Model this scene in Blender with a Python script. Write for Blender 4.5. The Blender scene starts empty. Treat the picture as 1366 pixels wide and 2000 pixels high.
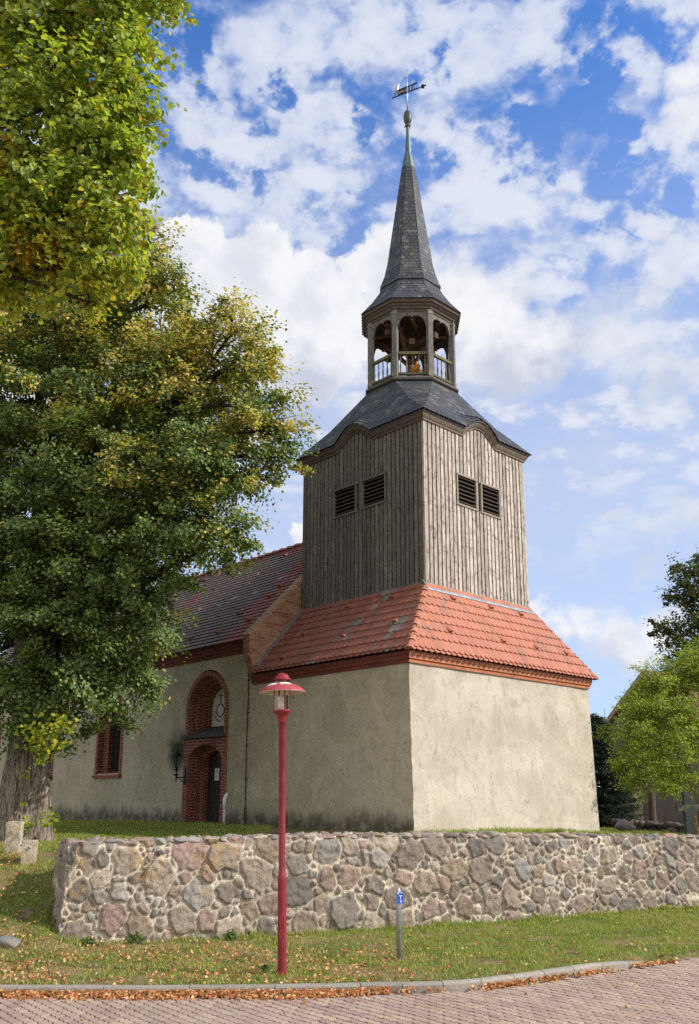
import bpy, math, random
import numpy as np
from mathutils import Vector, Matrix, geometry

scene = bpy.context.scene
R = math.radians
rng = np.random.default_rng(7)
random.seed(7)

# ------------------------------------------------------------------ camera
cam_d = bpy.data.cameras.new("camera")
cam = bpy.data.objects.new("camera", cam_d)
scene.collection.objects.link(cam)
scene.camera = cam
cam_d.sensor_fit = 'HORIZONTAL'
cam_d.sensor_width = 36.0
cam_d.lens = 1720.0 / 1366.0 * 36.0
cam_d.shift_x = -22.0 / 1366.0
cam_d.shift_y = 163.0 / 1366.0
cam_d.clip_start = 0.1
cam_d.clip_end = 3000.0
cam.location = (0.0, 0.0, 2.2)
cam.rotation_euler = (R(90.0) + math.atan(392.0 / 1720.0), 0.0, 0.0)

# ------------------------------------------------------------------ sun, sky, exposure
SUN_EL = R(36.5)
SUN_AZ = R(101.0)                      # clockwise from +Y
to_sun = Vector((math.sin(SUN_AZ) * math.cos(SUN_EL), math.cos(SUN_AZ) * math.cos(SUN_EL), math.sin(SUN_EL)))
sun_d = bpy.data.lights.new("sun", 'SUN')
sun_d.energy = 4.7
sun_d.angle = R(0.53)
sun_d.color = (1.0, 0.945, 0.86)
sun = bpy.data.objects.new("sun", sun_d)
sun.rotation_euler = to_sun.to_track_quat('Z', 'Y').to_euler()
sun.location = (30, -20, 40)
scene.collection.objects.link(sun)
scene.view_settings.view_transform = 'Standard'
scene.view_settings.look = 'None'
scene.view_settings.exposure = 0.0
scene.view_settings.gamma = 1.0
scene.view_settings.use_curve_mapping = False
scene.cycles.max_bounces = 6
scene.cycles.transparent_max_bounces = 6
scene.cycles.use_denoising = False


class Net:
    """Small helper for building node trees."""
    def __init__(self, nt):
        self.nt = nt
        self.L = nt.links

    def node(self, t, **kw):
        n = self.nt.nodes.new(t)
        for k, v in kw.items():
            setattr(n, k, v)
        return n

    def put(self, sock, v):
        if v is None:
            return
        if hasattr(v, 'is_output'):
            self.L.new(v, sock)
        elif isinstance(v, (tuple, list)) and sock.type == 'RGBA' and len(v) == 3:
            sock.default_value = (*v, 1.0)
        else:
            sock.default_value = v

    def math(self, op, a, b=None, c=None, clamp=False):
        n = self.node('ShaderNodeMath', operation=op, use_clamp=clamp)
        for i, x in enumerate((a, b, c)):
            if x is not None:
                self.put(n.inputs[i], x)
        return n.outputs[0]

    def vmath(self, op, a, b=None, scale=None):
        n = self.node('ShaderNodeVectorMath', operation=op)
        self.put(n.inputs[0], a)
        if b is not None:
            self.put(n.inputs[1], b)
        if scale is not None:
            self.put(n.inputs['Scale'], scale)
        return n.outputs['Value'] if op in ('DISTANCE', 'LENGTH', 'DOT_PRODUCT') else n.outputs[0]

    def noise(self, vec, scale, detail=4.0, rough=0.55, color=False, dist=0.0):
        n = self.node('ShaderNodeTexNoise')
        if vec is not None:
            self.put(n.inputs['Vector'], vec)
        n.inputs['Scale'].default_value = scale
        n.inputs['Detail'].default_value = detail
        n.inputs['Roughness'].default_value = rough
        n.inputs['Distortion'].default_value = dist
        return n.outputs['Color' if color else 'Fac']

    def smooth(self, x, lo, hi, a=0.0, b=1.0):
        n = self.node('ShaderNodeMapRange', interpolation_type='SMOOTHSTEP')
        self.put(n.inputs[0], x)
        for i, v in enumerate((lo, hi, a, b)):
            self.put(n.inputs[1 + i], v)
        return n.outputs[0]

    def mix(self, f, a, b, mode='MIX'):
        n = self.node('ShaderNodeMix', data_type='RGBA', blend_type=mode)
        self.put(n.inputs[0], f)
        self.put(n.inputs[6], a)
        self.put(n.inputs[7], b)
        return n.outputs[2]

    def mapping(self, vec, scale=(1, 1, 1), rot=(0, 0, 0), loc=(0, 0, 0)):
        n = self.node('ShaderNodeMapping')
        self.put(n.inputs[0], vec)
        n.inputs['Location'].default_value = loc
        n.inputs['Rotation'].default_value = rot
        n.inputs['Scale'].default_value = scale
        return n.outputs[0]

    def obj(self):
        return self.node('ShaderNodeTexCoord').outputs['Object']

    def uv(self):
        return self.node('ShaderNodeTexCoord').outputs['UV']

    def attr(self, name='Col'):
        return self.node('ShaderNodeAttribute', attribute_name=name).outputs['Color']

    def bump(self, h, strength=0.4, dist=0.02, normal=None):
        n = self.node('ShaderNodeBump')
        n.inputs['Strength'].default_value = strength
        n.inputs['Distance'].default_value = dist
        self.put(n.inputs['Height'], h)
        if normal is not None:
            self.put(n.inputs['Normal'], normal)
        return n.outputs[0]


# world -------------------------------------------------------------
def skydir(az, el):
    a, e = R(az), R(el)
    return (math.sin(a) * math.cos(e), math.cos(a) * math.cos(e), math.sin(e))


def build_world():
    w = bpy.data.worlds.new("World")
    scene.world = w
    w.use_nodes = True
    nt = w.node_tree
    nt.nodes.clear()
    q = Net(nt)
    out = q.node('ShaderNodeOutputWorld')
    bg = q.node('ShaderNodeBackground')
    bg.inputs['Strength'].default_value = SKY_STRENGTH
    q.L.new(bg.outputs[0], out.inputs[0])
    sky = q.node('ShaderNodeTexSky', sky_type='NISHITA')
    sky.sun_disc = False
    sky.sun_elevation = SUN_EL
    sky.sun_rotation = SUN_AZ
    sky.altitude = 60.0
    sky.air_density = 1.0
    sky.dust_density = 0.6
    sky.ozone_density = 2.5
    d = q.node('ShaderNodeTexCoord').outputs['Generated']
    K = 1.0 / SKY_STRENGTH

    def col(r, g, b):
        return (r * K, g * K, b * K)
    # warped direction for billowy edges
    w1 = q.vmath('SUBTRACT', q.noise(d, 9.0, 3.0, 0.5, color=True), (0.5, 0.5, 0.5))
    w2 = q.vmath('SUBTRACT', q.noise(d, 34.0, 5.0, 0.62, color=True), (0.5, 0.5, 0.5))
    warp = q.vmath('ADD', q.vmath('SCALE', w1, scale=0.085), q.vmath('SCALE', w2, scale=0.055))
    dw = q.vmath('ADD', d, warp)
    dsoft = q.vmath('ADD', d, q.vmath('ADD', q.vmath('SCALE', w1, scale=0.14), q.vmath('SCALE', w2, scale=0.10)))

    def field(vec, blobs):
        m = None
        for az, el, r, amp in blobs:
            dist = q.vmath('DISTANCE', vec, skydir(az, el))
            f = q.math('MULTIPLY_ADD', dist, -amp / R(r), amp)
            m = f if m is None else q.math('MAXIMUM', m, f)
        return q.math('MAXIMUM', m, 0.0)

    sep = q.node('ShaderNodeSeparateXYZ')
    q.put(sep.inputs[0], d)
    z = q.math('MAXIMUM', sep.outputs[2], 0.0)
    inv = q.math('DIVIDE', 1.0, q.math('ADD', z, 0.25))
    plane = q.vmath('SCALE', d, scale=inv)
    big = q.noise(q.mapping(plane, (1, 1, 1), (0, 0, 0.5)), 2.6, 2.0, 0.5)
    n1 = q.noise(q.mapping(plane, (1.0, 1.25, 1.0), (0, 0, 0.6), (3.1, 1.7, 0)), 5.6, 6.0, 0.56, dist=0.25)
    n2 = q.noise(q.mapping(plane, (1.0, 1.6, 1.0), (0, 0, 0.4)), 24.0, 4.0, 0.6)
    vor = q.node('ShaderNodeTexVoronoi', feature='SMOOTH_F1')
    vwarp = q.vmath('ADD', q.vmath('SCALE', q.vmath('SUBTRACT', q.noise(plane, 6.0, 5.0, 0.6, color=True), (0.5, 0.5, 0.5)), scale=0.26), q.vmath('SCALE', q.vmath('SUBTRACT', q.noise(plane, 26.0, 4.0, 0.6, color=True), (0.5, 0.5, 0.5)), scale=0.07))
    q.put(vor.inputs['Vector'], q.mapping(q.vmath('ADD', plane, vwarp), (1.0, 1.35, 1.0), (0, 0, 0.5), (0.4, 0.9, 0)))
    vor.inputs['Scale'].default_value = 9.6
    vor.inputs['Smoothness'].default_value = 0.35
    puff = q.smooth(vor.outputs['Distance'], 0.85, 0.05)
    alto = q.math('ADD', q.math('MULTIPLY', n1, 0.52), q.math('ADD', q.math('MULTIPLY', n2, 0.08), q.math('MULTIPLY', puff, 0.36)))
    alto = q.math('ADD', alto, q.math('MULTIPLY', big, 0.22))
    alto = q.math('ADD', alto, q.math('MULTIPLY', field(dsoft, COVER), 0.15))
    alto = q.math('SUBTRACT', alto, q.math('MULTIPLY', field(dsoft, CLEAR), 0.27))
    a_cov = q.math('MULTIPLY', q.smooth(alto, 0.43, 0.64), q.smooth(z, 0.22, 0.42, 0.10, 1.0))
    # haze towards the horizon
    veil = q.smooth(z, 0.74, 0.30)
    base = q.mix(q.math('MULTIPLY', veil, 0.70), q.mix(1.0, sky.outputs[0], SKY_TINT, 'MULTIPLY'), col(0.68, 0.745, 0.87))
    a_col = q.mix(q.smooth(alto, 0.46, 0.80), col(0.54, 0.62, 0.83), col(0.84, 0.87, 0.945))
    c = q.mix(q.math('MULTIPLY', a_cov, 0.86), base, a_col)
    # heaped clouds
    cm = field(dw, CUMULUS)
    c_cov = q.smooth(cm, 0.02, q.smooth(sep.outputs[0], -0.06, 0.12, 0.22, 0.62))
    shade_n = q.noise(d, 15.0, 5.0, 0.6)
    grey = q.math('ADD', q.math('MULTIPLY', field(dsoft, GREY), 0.9), q.smooth(shade_n, 0.38, 0.66, 0.0, 0.55), clamp=True)
    c_col = q.mix(grey, col(0.95, 0.95, 0.97), col(0.60, 0.64, 0.76))
    c = q.mix(q.math('MULTIPLY', c_cov, 0.97), c, c_col)
    sm = field(dsoft, SOFT)
    c = q.mix(q.math('MULTIPLY', q.smooth(sm, 0.05, 0.7), 0.75), c, q.mix(q.smooth(shade_n, 0.35, 0.65), col(0.80, 0.83, 0.90), col(0.62, 0.67, 0.78)))
    # added bright cloud behind the camera, unseen, to lift light on shaded walls
    back = q.math('MULTIPLY', q.smooth(q.math('MULTIPLY', sep.outputs[1], -1.0), -0.05, 0.35), q.smooth(n1, 0.36, 0.52))
    c = q.mix(q.math('MULTIPLY', back, 0.9), c, col(1.32, 1.27, 1.18))
    q.put(bg.inputs['Color'], c)


SKY_STRENGTH = 0.11
SKY_TINT = (0.80, 1.42, 2.20)
CUMULUS = [(-10.4, 31.1, 3.74, 1.0), (-6.9, 32.9, 3.11, 1.0), (-6.4, 34.3, 2.16, 1.0), (-9.3, 33.3, 1.85, 1.0), (-3.9, 32.1, 2.82, 1.0), (-2.0, 30.3, 2.86, 1.0), (-11.7, 33.7, 2.29, 1.0), (-13.2, 34.6, 1.51, 1.0), (-8.2, 28.9, 4.12, 1.0), (-3.8, 27.9, 3.85, 1.0), (-0.6, 29.8, 2.87, 1.0), (-13.7, 31.4, 3.08, 1.0), (0.2, 33.0, 1.88, 1.0), (2.1, 33.3, 2.18, 1.0), (7.2, 31.4, 3.76, 1.0), (10.0, 30.3, 3.76, 1.0), (12.5, 29.2, 2.82, 1.0), (14.2, 28.7, 1.87, 1.0), (8.1, 27.7, 3.83, 1.0), (11.3, 27.1, 3.49, 1.0), (4.2, 30.3, 4.12, 1.0), (13.0, 26.7, 2.21, 1.0), (-4.2, 17.1, 1.49, 1.0), (11.4, 11.5, 1.31, 1.0), (16.3, 10.3, 3.04, 0.8), (14.4, 10.8, 1.94, 0.8), (19.4, 10.2, 2.83, 0.8), (17.5, 9.2, 2.54, 0.7), (24.1, 40.3, 2.19, 0.7), (23.3, 38.4, 1.96, 0.7), (12.8, 10.3, 1.62, 0.7), (-27.4, 28.0, 8.68, 1.0), ]
GREY = [(-8.5, 27.0, 4.16, 1.0), (-3.1, 26.0, 3.89, 1.0), (9.8, 25.7, 4.17, 1.0), (13.3, 26.3, 2.53, 1.0), (5.2, 27.2, 2.89, 1.0), (-5.3, 29.6, 1.91, 0.6), (17.1, 8.2, 2.86, 0.7), (13.1, 8.7, 1.94, 0.7), ]
SOFT = [(20.7, 15.9, 3.12, 0.9), (16.6, 15.5, 2.24, 0.6), (18.6, 28.4, 4.59, 0.8), (21.6, 25.6, 3.96, 0.8), (16.2, 28.2, 2.79, 0.8), (22.2, 31.3, 2.66, 0.6), (-0.2, 23.8, 5.23, 0.5), (15.4, 20.8, 5.10, 0.3), ]
COVER = [(-5.8, 45.4, 4.48, 1.0), (-0.2, 45.5, 3.93, 1.0), (-4.1, 40.2, 3.84, 1.0), (7.6, 42.6, 3.73, 1.0), (10.8, 44.0, 3.65, 1.0), (14.4, 41.7, 2.56, 1.0), (9.2, 35.8, 4.85, 1.0), (13.3, 36.0, 3.59, 1.0), (-7.9, 40.5, 2.34, 1.0), (-0.2, 37.9, 4.23, 1.0), (21.6, 38.0, 3.40, 1.0), (23.3, 40.9, 2.47, 1.0), (-11.8, 42.0, 1.72, 1.0), (-10.7, 36.8, 3.30, 1.0), (22.3, 32.5, 3.23, 1.0), (-5.5, 36.9, 3.33, 1.0), (20.5, 31.6, 2.38, 1.0), ]
CLEAR = [(-13.1, 43.9, 1.95, 1.0), (-8.6, 39.8, 1.76, 1.0), (-12.7, 39.0, 1.76, 1.0), (-2.1, 34.0, 2.17, 1.0), (-5.5, 42.8, 1.44, 1.0), (1.2, 41.1, 1.47, 1.0), (6.3, 38.5, 1.79, 1.0), (11.3, 39.2, 2.50, 1.0), (17.0, 45.1, 2.45, 1.0), (18.2, 42.4, 1.67, 1.0), (16.9, 31.0, 3.04, 1.0), (18.6, 32.5, 1.80, 1.0), (19.9, 35.4, 2.63, 1.0), (6.0, 44.8, 1.27, 1.0), (11.5, 37.2, 1.34, 1.0), (17.4, 34.9, 2.08, 1.0), (16.1, 39.9, 1.43, 1.0), (19.1, 43.9, 2.45, 1.0), (21.6, 43.7, 2.70, 1.0), (23.9, 42.9, 2.14, 1.0), (17.7, 37.3, 2.04, 1.0), (21.3, 35.3, 2.61, 1.0), (22.8, 34.5, 2.02, 1.0), (17.4, 42.0, 1.68, 1.0), ]

build_world()


# ------------------------------------------------------------------ mesh helpers
col_main = scene.collection


def hash3(ix, iy, iz, seed):
    h = (ix.astype(np.int64) * 374761393 + iy.astype(np.int64) * 668265263 + iz.astype(np.int64) * 2147483647 + seed * 974711) & 0xFFFFFFFF
    h = ((h ^ (h >> 13)) * 1274126177) & 0xFFFFFFFF
    h = (h ^ (h >> 16)) & 0xFFFFFFFF
    return h / 4294967295.0


def vnoise(P, seed=0):
    P = np.asarray(P, float)
    if P.shape[1] == 2:
        P = np.column_stack([P, np.zeros(len(P))])
    i = np.floor(P).astype(np.int64)
    f = P - i
    f = f * f * (3 - 2 * f)
    r = 0
    for dx in (0, 1):
        for dy in (0, 1):
            for dz in (0, 1):
                wgt = (f[:, 0] if dx else 1 - f[:, 0]) * (f[:, 1] if dy else 1 - f[:, 1]) * (f[:, 2] if dz else 1 - f[:, 2])
                r = r + wgt * hash3(i[:, 0] + dx, i[:, 1] + dy, i[:, 2] + dz, seed)
    return r


def fbm(P, seed=0, oct=4, gain=0.5):
    P = np.asarray(P, float)
    a, s, t = 1.0, 0.0, 0.0
    for k in range(oct):
        s = s + a * vnoise(P * (2.0 ** k), seed + k * 17)
        t += a
        a *= gain
    return s / t


def raw_mesh(name, V, F, mat, parent=None, col=None, domain='FACE', uv=None, smooth=False):
    """V (n,3); F list of index tuples or int array (m,k)."""
    me = bpy.data.meshes.new(name)
    V = np.asarray(V, np.float32)
    if isinstance(F, np.ndarray):
        m, k = F.shape
        loops = F.reshape(-1).astype(np.int32)
        starts = (np.arange(m) * k).astype(np.int32)
    else:
        m = len(F)
        lens = np.fromiter((len(f) for f in F), np.int32, m)
        loops = np.fromiter((i for f in F for i in f), np.int32, int(lens.sum()))
        starts = np.concatenate([[0], np.cumsum(lens)[:-1]]).astype(np.int32) if m else np.zeros(0, np.int32)
    me.vertices.add(len(V))
    me.vertices.foreach_set('co', V.reshape(-1))
    me.loops.add(len(loops))
    me.loops.foreach_set('vertex_index', loops)
    me.polygons.add(m)
    me.polygons.foreach_set('loop_start', starts)
    me.polygons.foreach_set('use_smooth', np.full(m, bool(smooth)))
    me.update(calc_edges=True)
    if col is not None:
        c = np.asarray(col, np.float32)
        if c.shape[1] == 3:
            c = np.column_stack([c, np.ones(len(c), np.float32)])
        a = me.attributes.new('Col', 'FLOAT_COLOR', domain)
        a.data.foreach_set('color', np.ascontiguousarray(c, np.float32).reshape(-1))
    if uv is not None:
        l = me.uv_layers.new(name='UVMap')
        l.data.foreach_set('uv', np.asarray(uv, np.float32).reshape(-1))
    me.validate(clean_customdata=False)
    if mat is not None:
        me.materials.append(mat)
    o = bpy.data.objects.new(name, me)
    col_main.objects.link(o)
    if parent is not None:
        o.parent = parent
    return o


class MB:
    """Collects shapes; build() links them as ONE mesh object."""
    def __init__(self):
        self.V, self.F, self.C, self.U = [], [], [], []
        self.has_uv = False

    def add(self, verts, faces, col=(1, 1, 1), uvs=None):
        b = len(self.V)
        self.V.extend([tuple(v) for v in verts])
        for i, f in enumerate(faces):
            self.F.append(tuple(b + j for j in f))
            self.C.append(col)
            if uvs is not None:
                self.U.append(uvs[i])
                self.has_uv = True
            else:
                self.U.append([(0.0, 0.0)] * len(f))
        return self

    def box(self, c, s, col=(1, 1, 1), ex=(1, 0, 0), ey=(0, 1, 0), ez=(0, 0, 1)):
        c = Vector(c)
        ex, ey, ez = Vector(ex) * s[0] / 2, Vector(ey) * s[1] / 2, Vector(ez) * s[2] / 2
        vs = [c + ex * i + ey * j + ez * k for k in (-1, 1) for j in (-1, 1) for i in (-1, 1)]
        fs = [(0, 2, 3, 1), (4, 5, 7, 6), (0, 1, 5, 4), (2, 6, 7, 3), (0, 4, 6, 2), (1, 3, 7, 5)]
        sx, sy, sz = s
        dims = [(sx, sy), (sx, sy), (sx, sz), (sx, sz), (sy, sz), (sy, sz)]
        uvs = []
        for f in fs:
            p0 = vs[f[0]]
            row = []
            for i in f:
                dlt = vs[i] - p0
                comps = (dlt.dot(Vector(ex).normalized()) if sx else 0, dlt.dot(Vector(ey).normalized()), dlt.dot(Vector(ez).normalized()))
                n = fs.index(f)
                if n < 2:
                    row.append((comps[0], comps[1]))
                elif n < 4:
                    row.append((comps[0], comps[2]))
                else:
                    row.append((comps[1], comps[2]))
            uvs.append(row)
        return self.add(vs, fs, col, uvs)

    def tube(self, pts, radii, n=8, col=(1, 1, 1), cap=True):
        pts = [Vector(p) for p in pts]
        vs, fs = [], []
        up = Vector((0, 0, 1))
        t0 = (pts[1] - pts[0]).normalized()
        a = t0.cross(up)
        if a.length < 0.05:
            a = Vector((1, 0, 0))
        a.normalize()
        for i, p in enumerate(pts):
            t = (pts[min(i + 1, len(pts) - 1)] - pts[max(i - 1, 0)]).normalized()
            a = (a - t * a.dot(t)).normalized()
            b = t.cross(a)
            r = radii[i] if hasattr(radii, '__len__') else radii
            for k in range(n):
                th = 2 * math.pi * k / n
                vs.append(p + (a * math.cos(th) + b * math.sin(th)) * r)
        for i in range(len(pts) - 1):
            for k in range(n):
                fs.append((i * n + k, i * n + (k + 1) % n, (i + 1) * n + (k + 1) % n, (i + 1) * n + k))
        if cap:
            fs.append(tuple(range(n - 1, -1, -1)))
            fs.append(tuple((len(pts) - 1) * n + k for k in range(n)))
        return self.add(vs, fs, col)

    def lathe(self, prof, c=(0, 0, 0), n=24, col=(1, 1, 1), rot=0.0, cap=True):
        """prof: list of (r, z)."""
        vs, fs = [], []
        for r, z in prof:
            for k in range(n):
                th = 2 * math.pi * k / n + rot
                vs.append((c[0] + r * math.cos(th), c[1] + r * math.sin(th), c[2] + z))
        m = len(prof)
        for i in range(m - 1):
            for k in range(n):
                fs.append((i * n + k, i * n + (k + 1) % n, (i + 1) * n + (k + 1) % n, (i + 1) * n + k))
        if cap:
            fs.append(tuple(range(n - 1, -1, -1)))
            fs.append(tuple((m - 1) * n + k for k in range(n)))
        return self.add(vs, fs, col)

    def prism(self, poly, ex, ey, ez, o, depth, col=(1, 1, 1)):
        """poly in (ex, ey) plane, extruded by depth along ez; uv = metres."""
        ex, ey, ez, o = Vector(ex), Vector(ey), Vector(ez), Vector(o)
        n = len(poly)
        a = [o + ex * x + ey * y for x, y in poly]
        b = [p + ez * depth for p in a]
        fs = [tuple(range(n)), tuple(range(2 * n - 1, n - 1, -1))]
        uvs = [[tuple(p) for p in poly], [tuple(poly[i]) for i in range(n - 1, -1, -1)]]
        run = 0.0
        for i in range(n):
            j = (i + 1) % n
            l = math.dist(poly[i], poly[j])
            fs.append((i, i + n, j + n, j))
            uvs.append([(0, run), (depth, run), (depth, run + l), (0, run + l)])
            run += l
        return self.add(a + b, fs, col, uvs)

    def build(self, name, mat, parent=None, smooth=False):
        uv = [p for f in self.U for p in f] if self.has_uv else None
        return raw_mesh(name, self.V, self.F, mat, parent, self.C, 'FACE', uv, smooth)


def tag(o, label=None, cat=None, group=None, kind=None):
    if label:
        o['label'] = label
    if cat:
        o['category'] = cat
    if group:
        o['group'] = group
    if kind:
        o['kind'] = kind
    return o


def empty(name, loc=(0, 0, 0), rz=0.0):
    o = bpy.data.objects.new(name, None)
    o.location = loc
    o.rotation_euler = (0, 0, rz)
    o.empty_display_size = 0.2
    col_main.objects.link(o)
    return o


def copy_part(o, parent, loc=None, rz=None):
    c = o.copy()
    col_main.objects.link(c)
    c.parent = parent
    if loc is not None:
        c.location = loc
    if rz is not None:
        c.rotation_euler = (0, 0, rz)
    return c


def glyph(ch, size):
    cu = bpy.data.curves.new('glyph', 'FONT')
    cu.body = ch
    cu.size = size
    cu.extrude = 0.004
    o = bpy.data.objects.new('glyph', cu)
    col_main.objects.link(o)
    dg = bpy.context.evaluated_depsgraph_get()
    dg.update()
    me = o.evaluated_get(dg).to_mesh()
    vs = [tuple(v.co) for v in me.vertices]
    fs = [tuple(p.vertices) for p in me.polygons]
    wd = max([v[0] for v in vs], default=size * 0.3)
    o.evaluated_get(dg).to_mesh_clear()
    bpy.data.objects.remove(o)
    bpy.data.curves.remove(cu)
    return vs, fs, wd


# ------------------------------------------------------------------ materials
def new_mat(name, rough=0.8, metal=0.0, spec=0.3):
    m = bpy.data.materials.new(name)
    m.use_nodes = True
    q = Net(m.node_tree)
    b = m.node_tree.nodes['Principled BSDF']
    b.inputs['Roughness'].default_value = rough
    b.inputs['Metallic'].default_value = metal
    b.inputs['Specular IOR Level'].default_value = spec
    return m, q, b


def mat_attr(name, rough=0.8, nscale=20.0, var=0.35, bump=0.3, bdist=0.01, stretch=(1, 1, 1), metal=0.0, spec=0.3, tint=None, tscale=2.0):
    """Base colour from the per-piece attribute, broken up by noise."""
    m, q, b = new_mat(name, rough, metal, spec)
    v = q.mapping(q.obj(), stretch)
    n = q.noise(v, nscale, 6.0, 0.6)
    f = q.smooth(n, 0.25, 0.75, 1.0 - var, 1.0 + var)
    c = q.vmath('SCALE', q.attr(), scale=f)
    if tint:
        c = q.mix(q.smooth(q.noise(q.obj(), tscale, 5.0, 0.6), 0.5, 0.68, 0.0, tint[3]), c, tint[:3])
    q.put(b.inputs['Base Color'], c)
    q.put(b.inputs['Normal'], q.bump(n, bump, bdist))
    return m


def mat_flat(name, color, rough=0.6, metal=0.0, var=0.2, nscale=12.0, bump=0.15, spec=0.4):
    m, q, b = new_mat(name, rough, metal, spec)
    n = q.noise(q.obj(), nscale, 5.0, 0.6)
    q.put(b.inputs['Base Color'], q.vmath('SCALE', color, scale=q.smooth(n, 0.25, 0.75, 1 - var, 1 + var)))
    q.put(b.inputs['Roughness'], q.smooth(n, 0.2, 0.8, max(rough - 0.12, 0.02), min(rough + 0.12, 1.0)))
    q.put(b.inputs['Normal'], q.bump(n, bump, 0.01))
    return m


def mat_plaster(name, base, stain, damp_z=None):
    m, q, b = new_mat(name, 0.93, 0.0, 0.15)
    p = q.obj()
    big = q.noise(p, 0.75, 5.0, 0.6)
    mid = q.noise(q.mapping(p, (1, 1, 0.55)), 3.2, 6.0, 0.65)
    fine = q.noise(p, 38.0, 5.0, 0.7)
    streak = q.noise(q.mapping(p, (3.0, 3.0, 0.22)), 2.2, 5.0, 0.6)
    c = q.mix(q.smooth(big, 0.40, 0.62, 0.0, 0.9), base, stain)
    patch = q.noise(q.mapping(p, (1, 1, 0.8)), 1.5, 7.0, 0.68, dist=0.4)
    c = q.mix(q.smooth(patch, 0.52, 0.60, 0.0, 0.5), c, tuple(min(x * 1.14, 0.8) for x in base))
    c = q.mix(q.smooth(patch, 0.46, 0.36, 0.0, 0.6), c, tuple(x * 0.76 for x in base))
    blot = q.noise(q.mapping(p, (1, 1, 0.7)), 6.5, 6.0, 0.7)
    c = q.mix(q.smooth(blot, 0.52, 0.66, 0.0, 0.55), c, tuple(x * 0.7 for x in stain))
    c = q.mix(q.smooth(mid, 0.52, 0.72, 0.0, 0.45), c, tuple(x * 0.74 for x in base))
    c = q.mix(q.smooth(mid, 0.40, 0.24, 0.0, 0.5), c, tuple(min(x * 1.16, 0.8) for x in base))
    c = q.mix(q.smooth(streak, 0.56, 0.74, 0.0, 0.35), c, tuple(x * 0.62 for x in stain))
    c = q.vmath('SCALE', c, scale=q.smooth(fine, 0.25, 0.75, 0.86, 1.12))
    # hairline cracks in a few places
    ve = q.node('ShaderNodeTexVoronoi', feature='DISTANCE_TO_EDGE')
    q.put(ve.inputs['Vector'], q.vmath('ADD', p, q.vmath('SCALE', q.noise(p, 3.5, 4.0, 0.65, color=True), scale=0.5)))
    ve.inputs['Scale'].default_value = 0.55
    crack = q.math('MULTIPLY', q.smooth(ve.outputs['Distance'], 0.008, 0.002), q.smooth(q.noise(p, 0.9, 3.0, 0.5), 0.55, 0.62))
    c = q.mix(q.math('MULTIPLY', crack, 0.45), c, tuple(x * 0.35 for x in base))
    # chipped specks
    vor = q.node('ShaderNodeTexVoronoi', feature='F1')
    q.put(vor.inputs['Vector'], q.vmath('ADD', p, q.vmath('SCALE', q.noise(p, 9.0, 3.0, 0.6, color=True), scale=0.16)))
    vor.inputs['Scale'].default_value = 3.4
    speck = q.math('MULTIPLY', q.smooth(vor.outputs['Distance'], 0.13, 0.05), q.smooth(mid, 0.5, 0.6))
    c = q.mix(q.math('MULTIPLY', speck, 0.7), c, tuple(x * 0.42 for x in base))
    if damp_z:
        sep = q.node('ShaderNodeSeparateXYZ')
        q.put(sep.inputs[0], p)
        edge = q.math('ADD', sep.outputs[2], q.math('MULTIPLY', q.math('SUBTRACT', q.noise(q.mapping(p, (1, 1, 0.3)), 2.3, 6.0, 0.65), 0.5), -0.75))
        damp = q.smooth(edge, damp_z[1], damp_z[0])
        c = q.mix(q.math('MULTIPLY', damp, q.smooth(q.noise(p, 3.6, 6.0, 0.7), 0.30, 0.56, 0.30, 0.85)), c, (0.045, 0.040, 0.026))
        # dark patch with a ragged soft edge beside the porch
        dist = q.vmath('DISTANCE', q.vmath('ADD', p, q.vmath('SCALE', q.noise(p, 2.6, 5.0, 0.6, color=True), scale=0.55)), (0.25, 8.85, 3.62))
        c = q.mix(q.math('MULTIPLY', q.smooth(dist, 0.72, 0.22), 0.9), c, (0.03, 0.032, 0.022))
    q.put(b.inputs['Base Color'], c)
    h = q.math('ADD', q.math('MULTIPLY', mid, 0.8), q.math('ADD', q.math('MULTIPLY', fine, 0.35), q.smooth(patch, 0.5, 0.62, 0.0, 0.28)))
    h = q.math('SUBTRACT', h, q.math('MULTIPLY', speck, 0.4))
    q.put(b.inputs['Normal'], q.bump(h, 0.5, 0.03))
    return m


def mat_brick(name, c1, c2, mortar, bw=0.25, bh=0.077, msize=0.010):
    m, q, b = new_mat(name, 0.88, 0.0, 0.2)
    uvv = q.uv()
    t = q.node('ShaderNodeTexBrick')
    wv = q.vmath('ADD', uvv, q.vmath('SCALE', q.vmath('SUBTRACT', q.noise(uvv, 14.0, 2.0, 0.5, color=True), (0.5, 0.5, 0.5)), scale=0.012))
    q.put(t.inputs['Vector'], wv)
    t.inputs['Scale'].default_value = 1.0
    t.inputs['Brick Width'].default_value = bw
    t.inputs['Row Height'].default_value = bh
    t.inputs['Mortar Size'].default_value = msize
    t.inputs['Mortar Smooth'].default_value = 0.3
    t.inputs['Bias'].default_value = -0.1
    q.put(t.inputs['Color1'], c1)
    q.put(t.inputs['Color2'], c2)
    q.put(t.inputs['Mortar'], mortar)
    p = q.obj()
    n = q.noise(p, 30.0, 5.0, 0.65)
    blot = q.noise(p, 2.4, 4.0, 0.6)
    c = q.vmath('SCALE', t.outputs['Color'], scale=q.smooth(n, 0.25, 0.75, 0.72, 1.25))
    c = q.mix(q.smooth(blot, 0.5, 0.7, 0.0, 0.45), c, tuple(x * 0.45 for x in c1))
    q.put(b.inputs['Base Color'], c)
    h = q.math('SUBTRACT', q.math('MULTIPLY', n, 0.3), t.outputs['Fac'])
    q.put(b.inputs['Normal'], q.bump(h, 0.6, 0.012))
    return m


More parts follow.
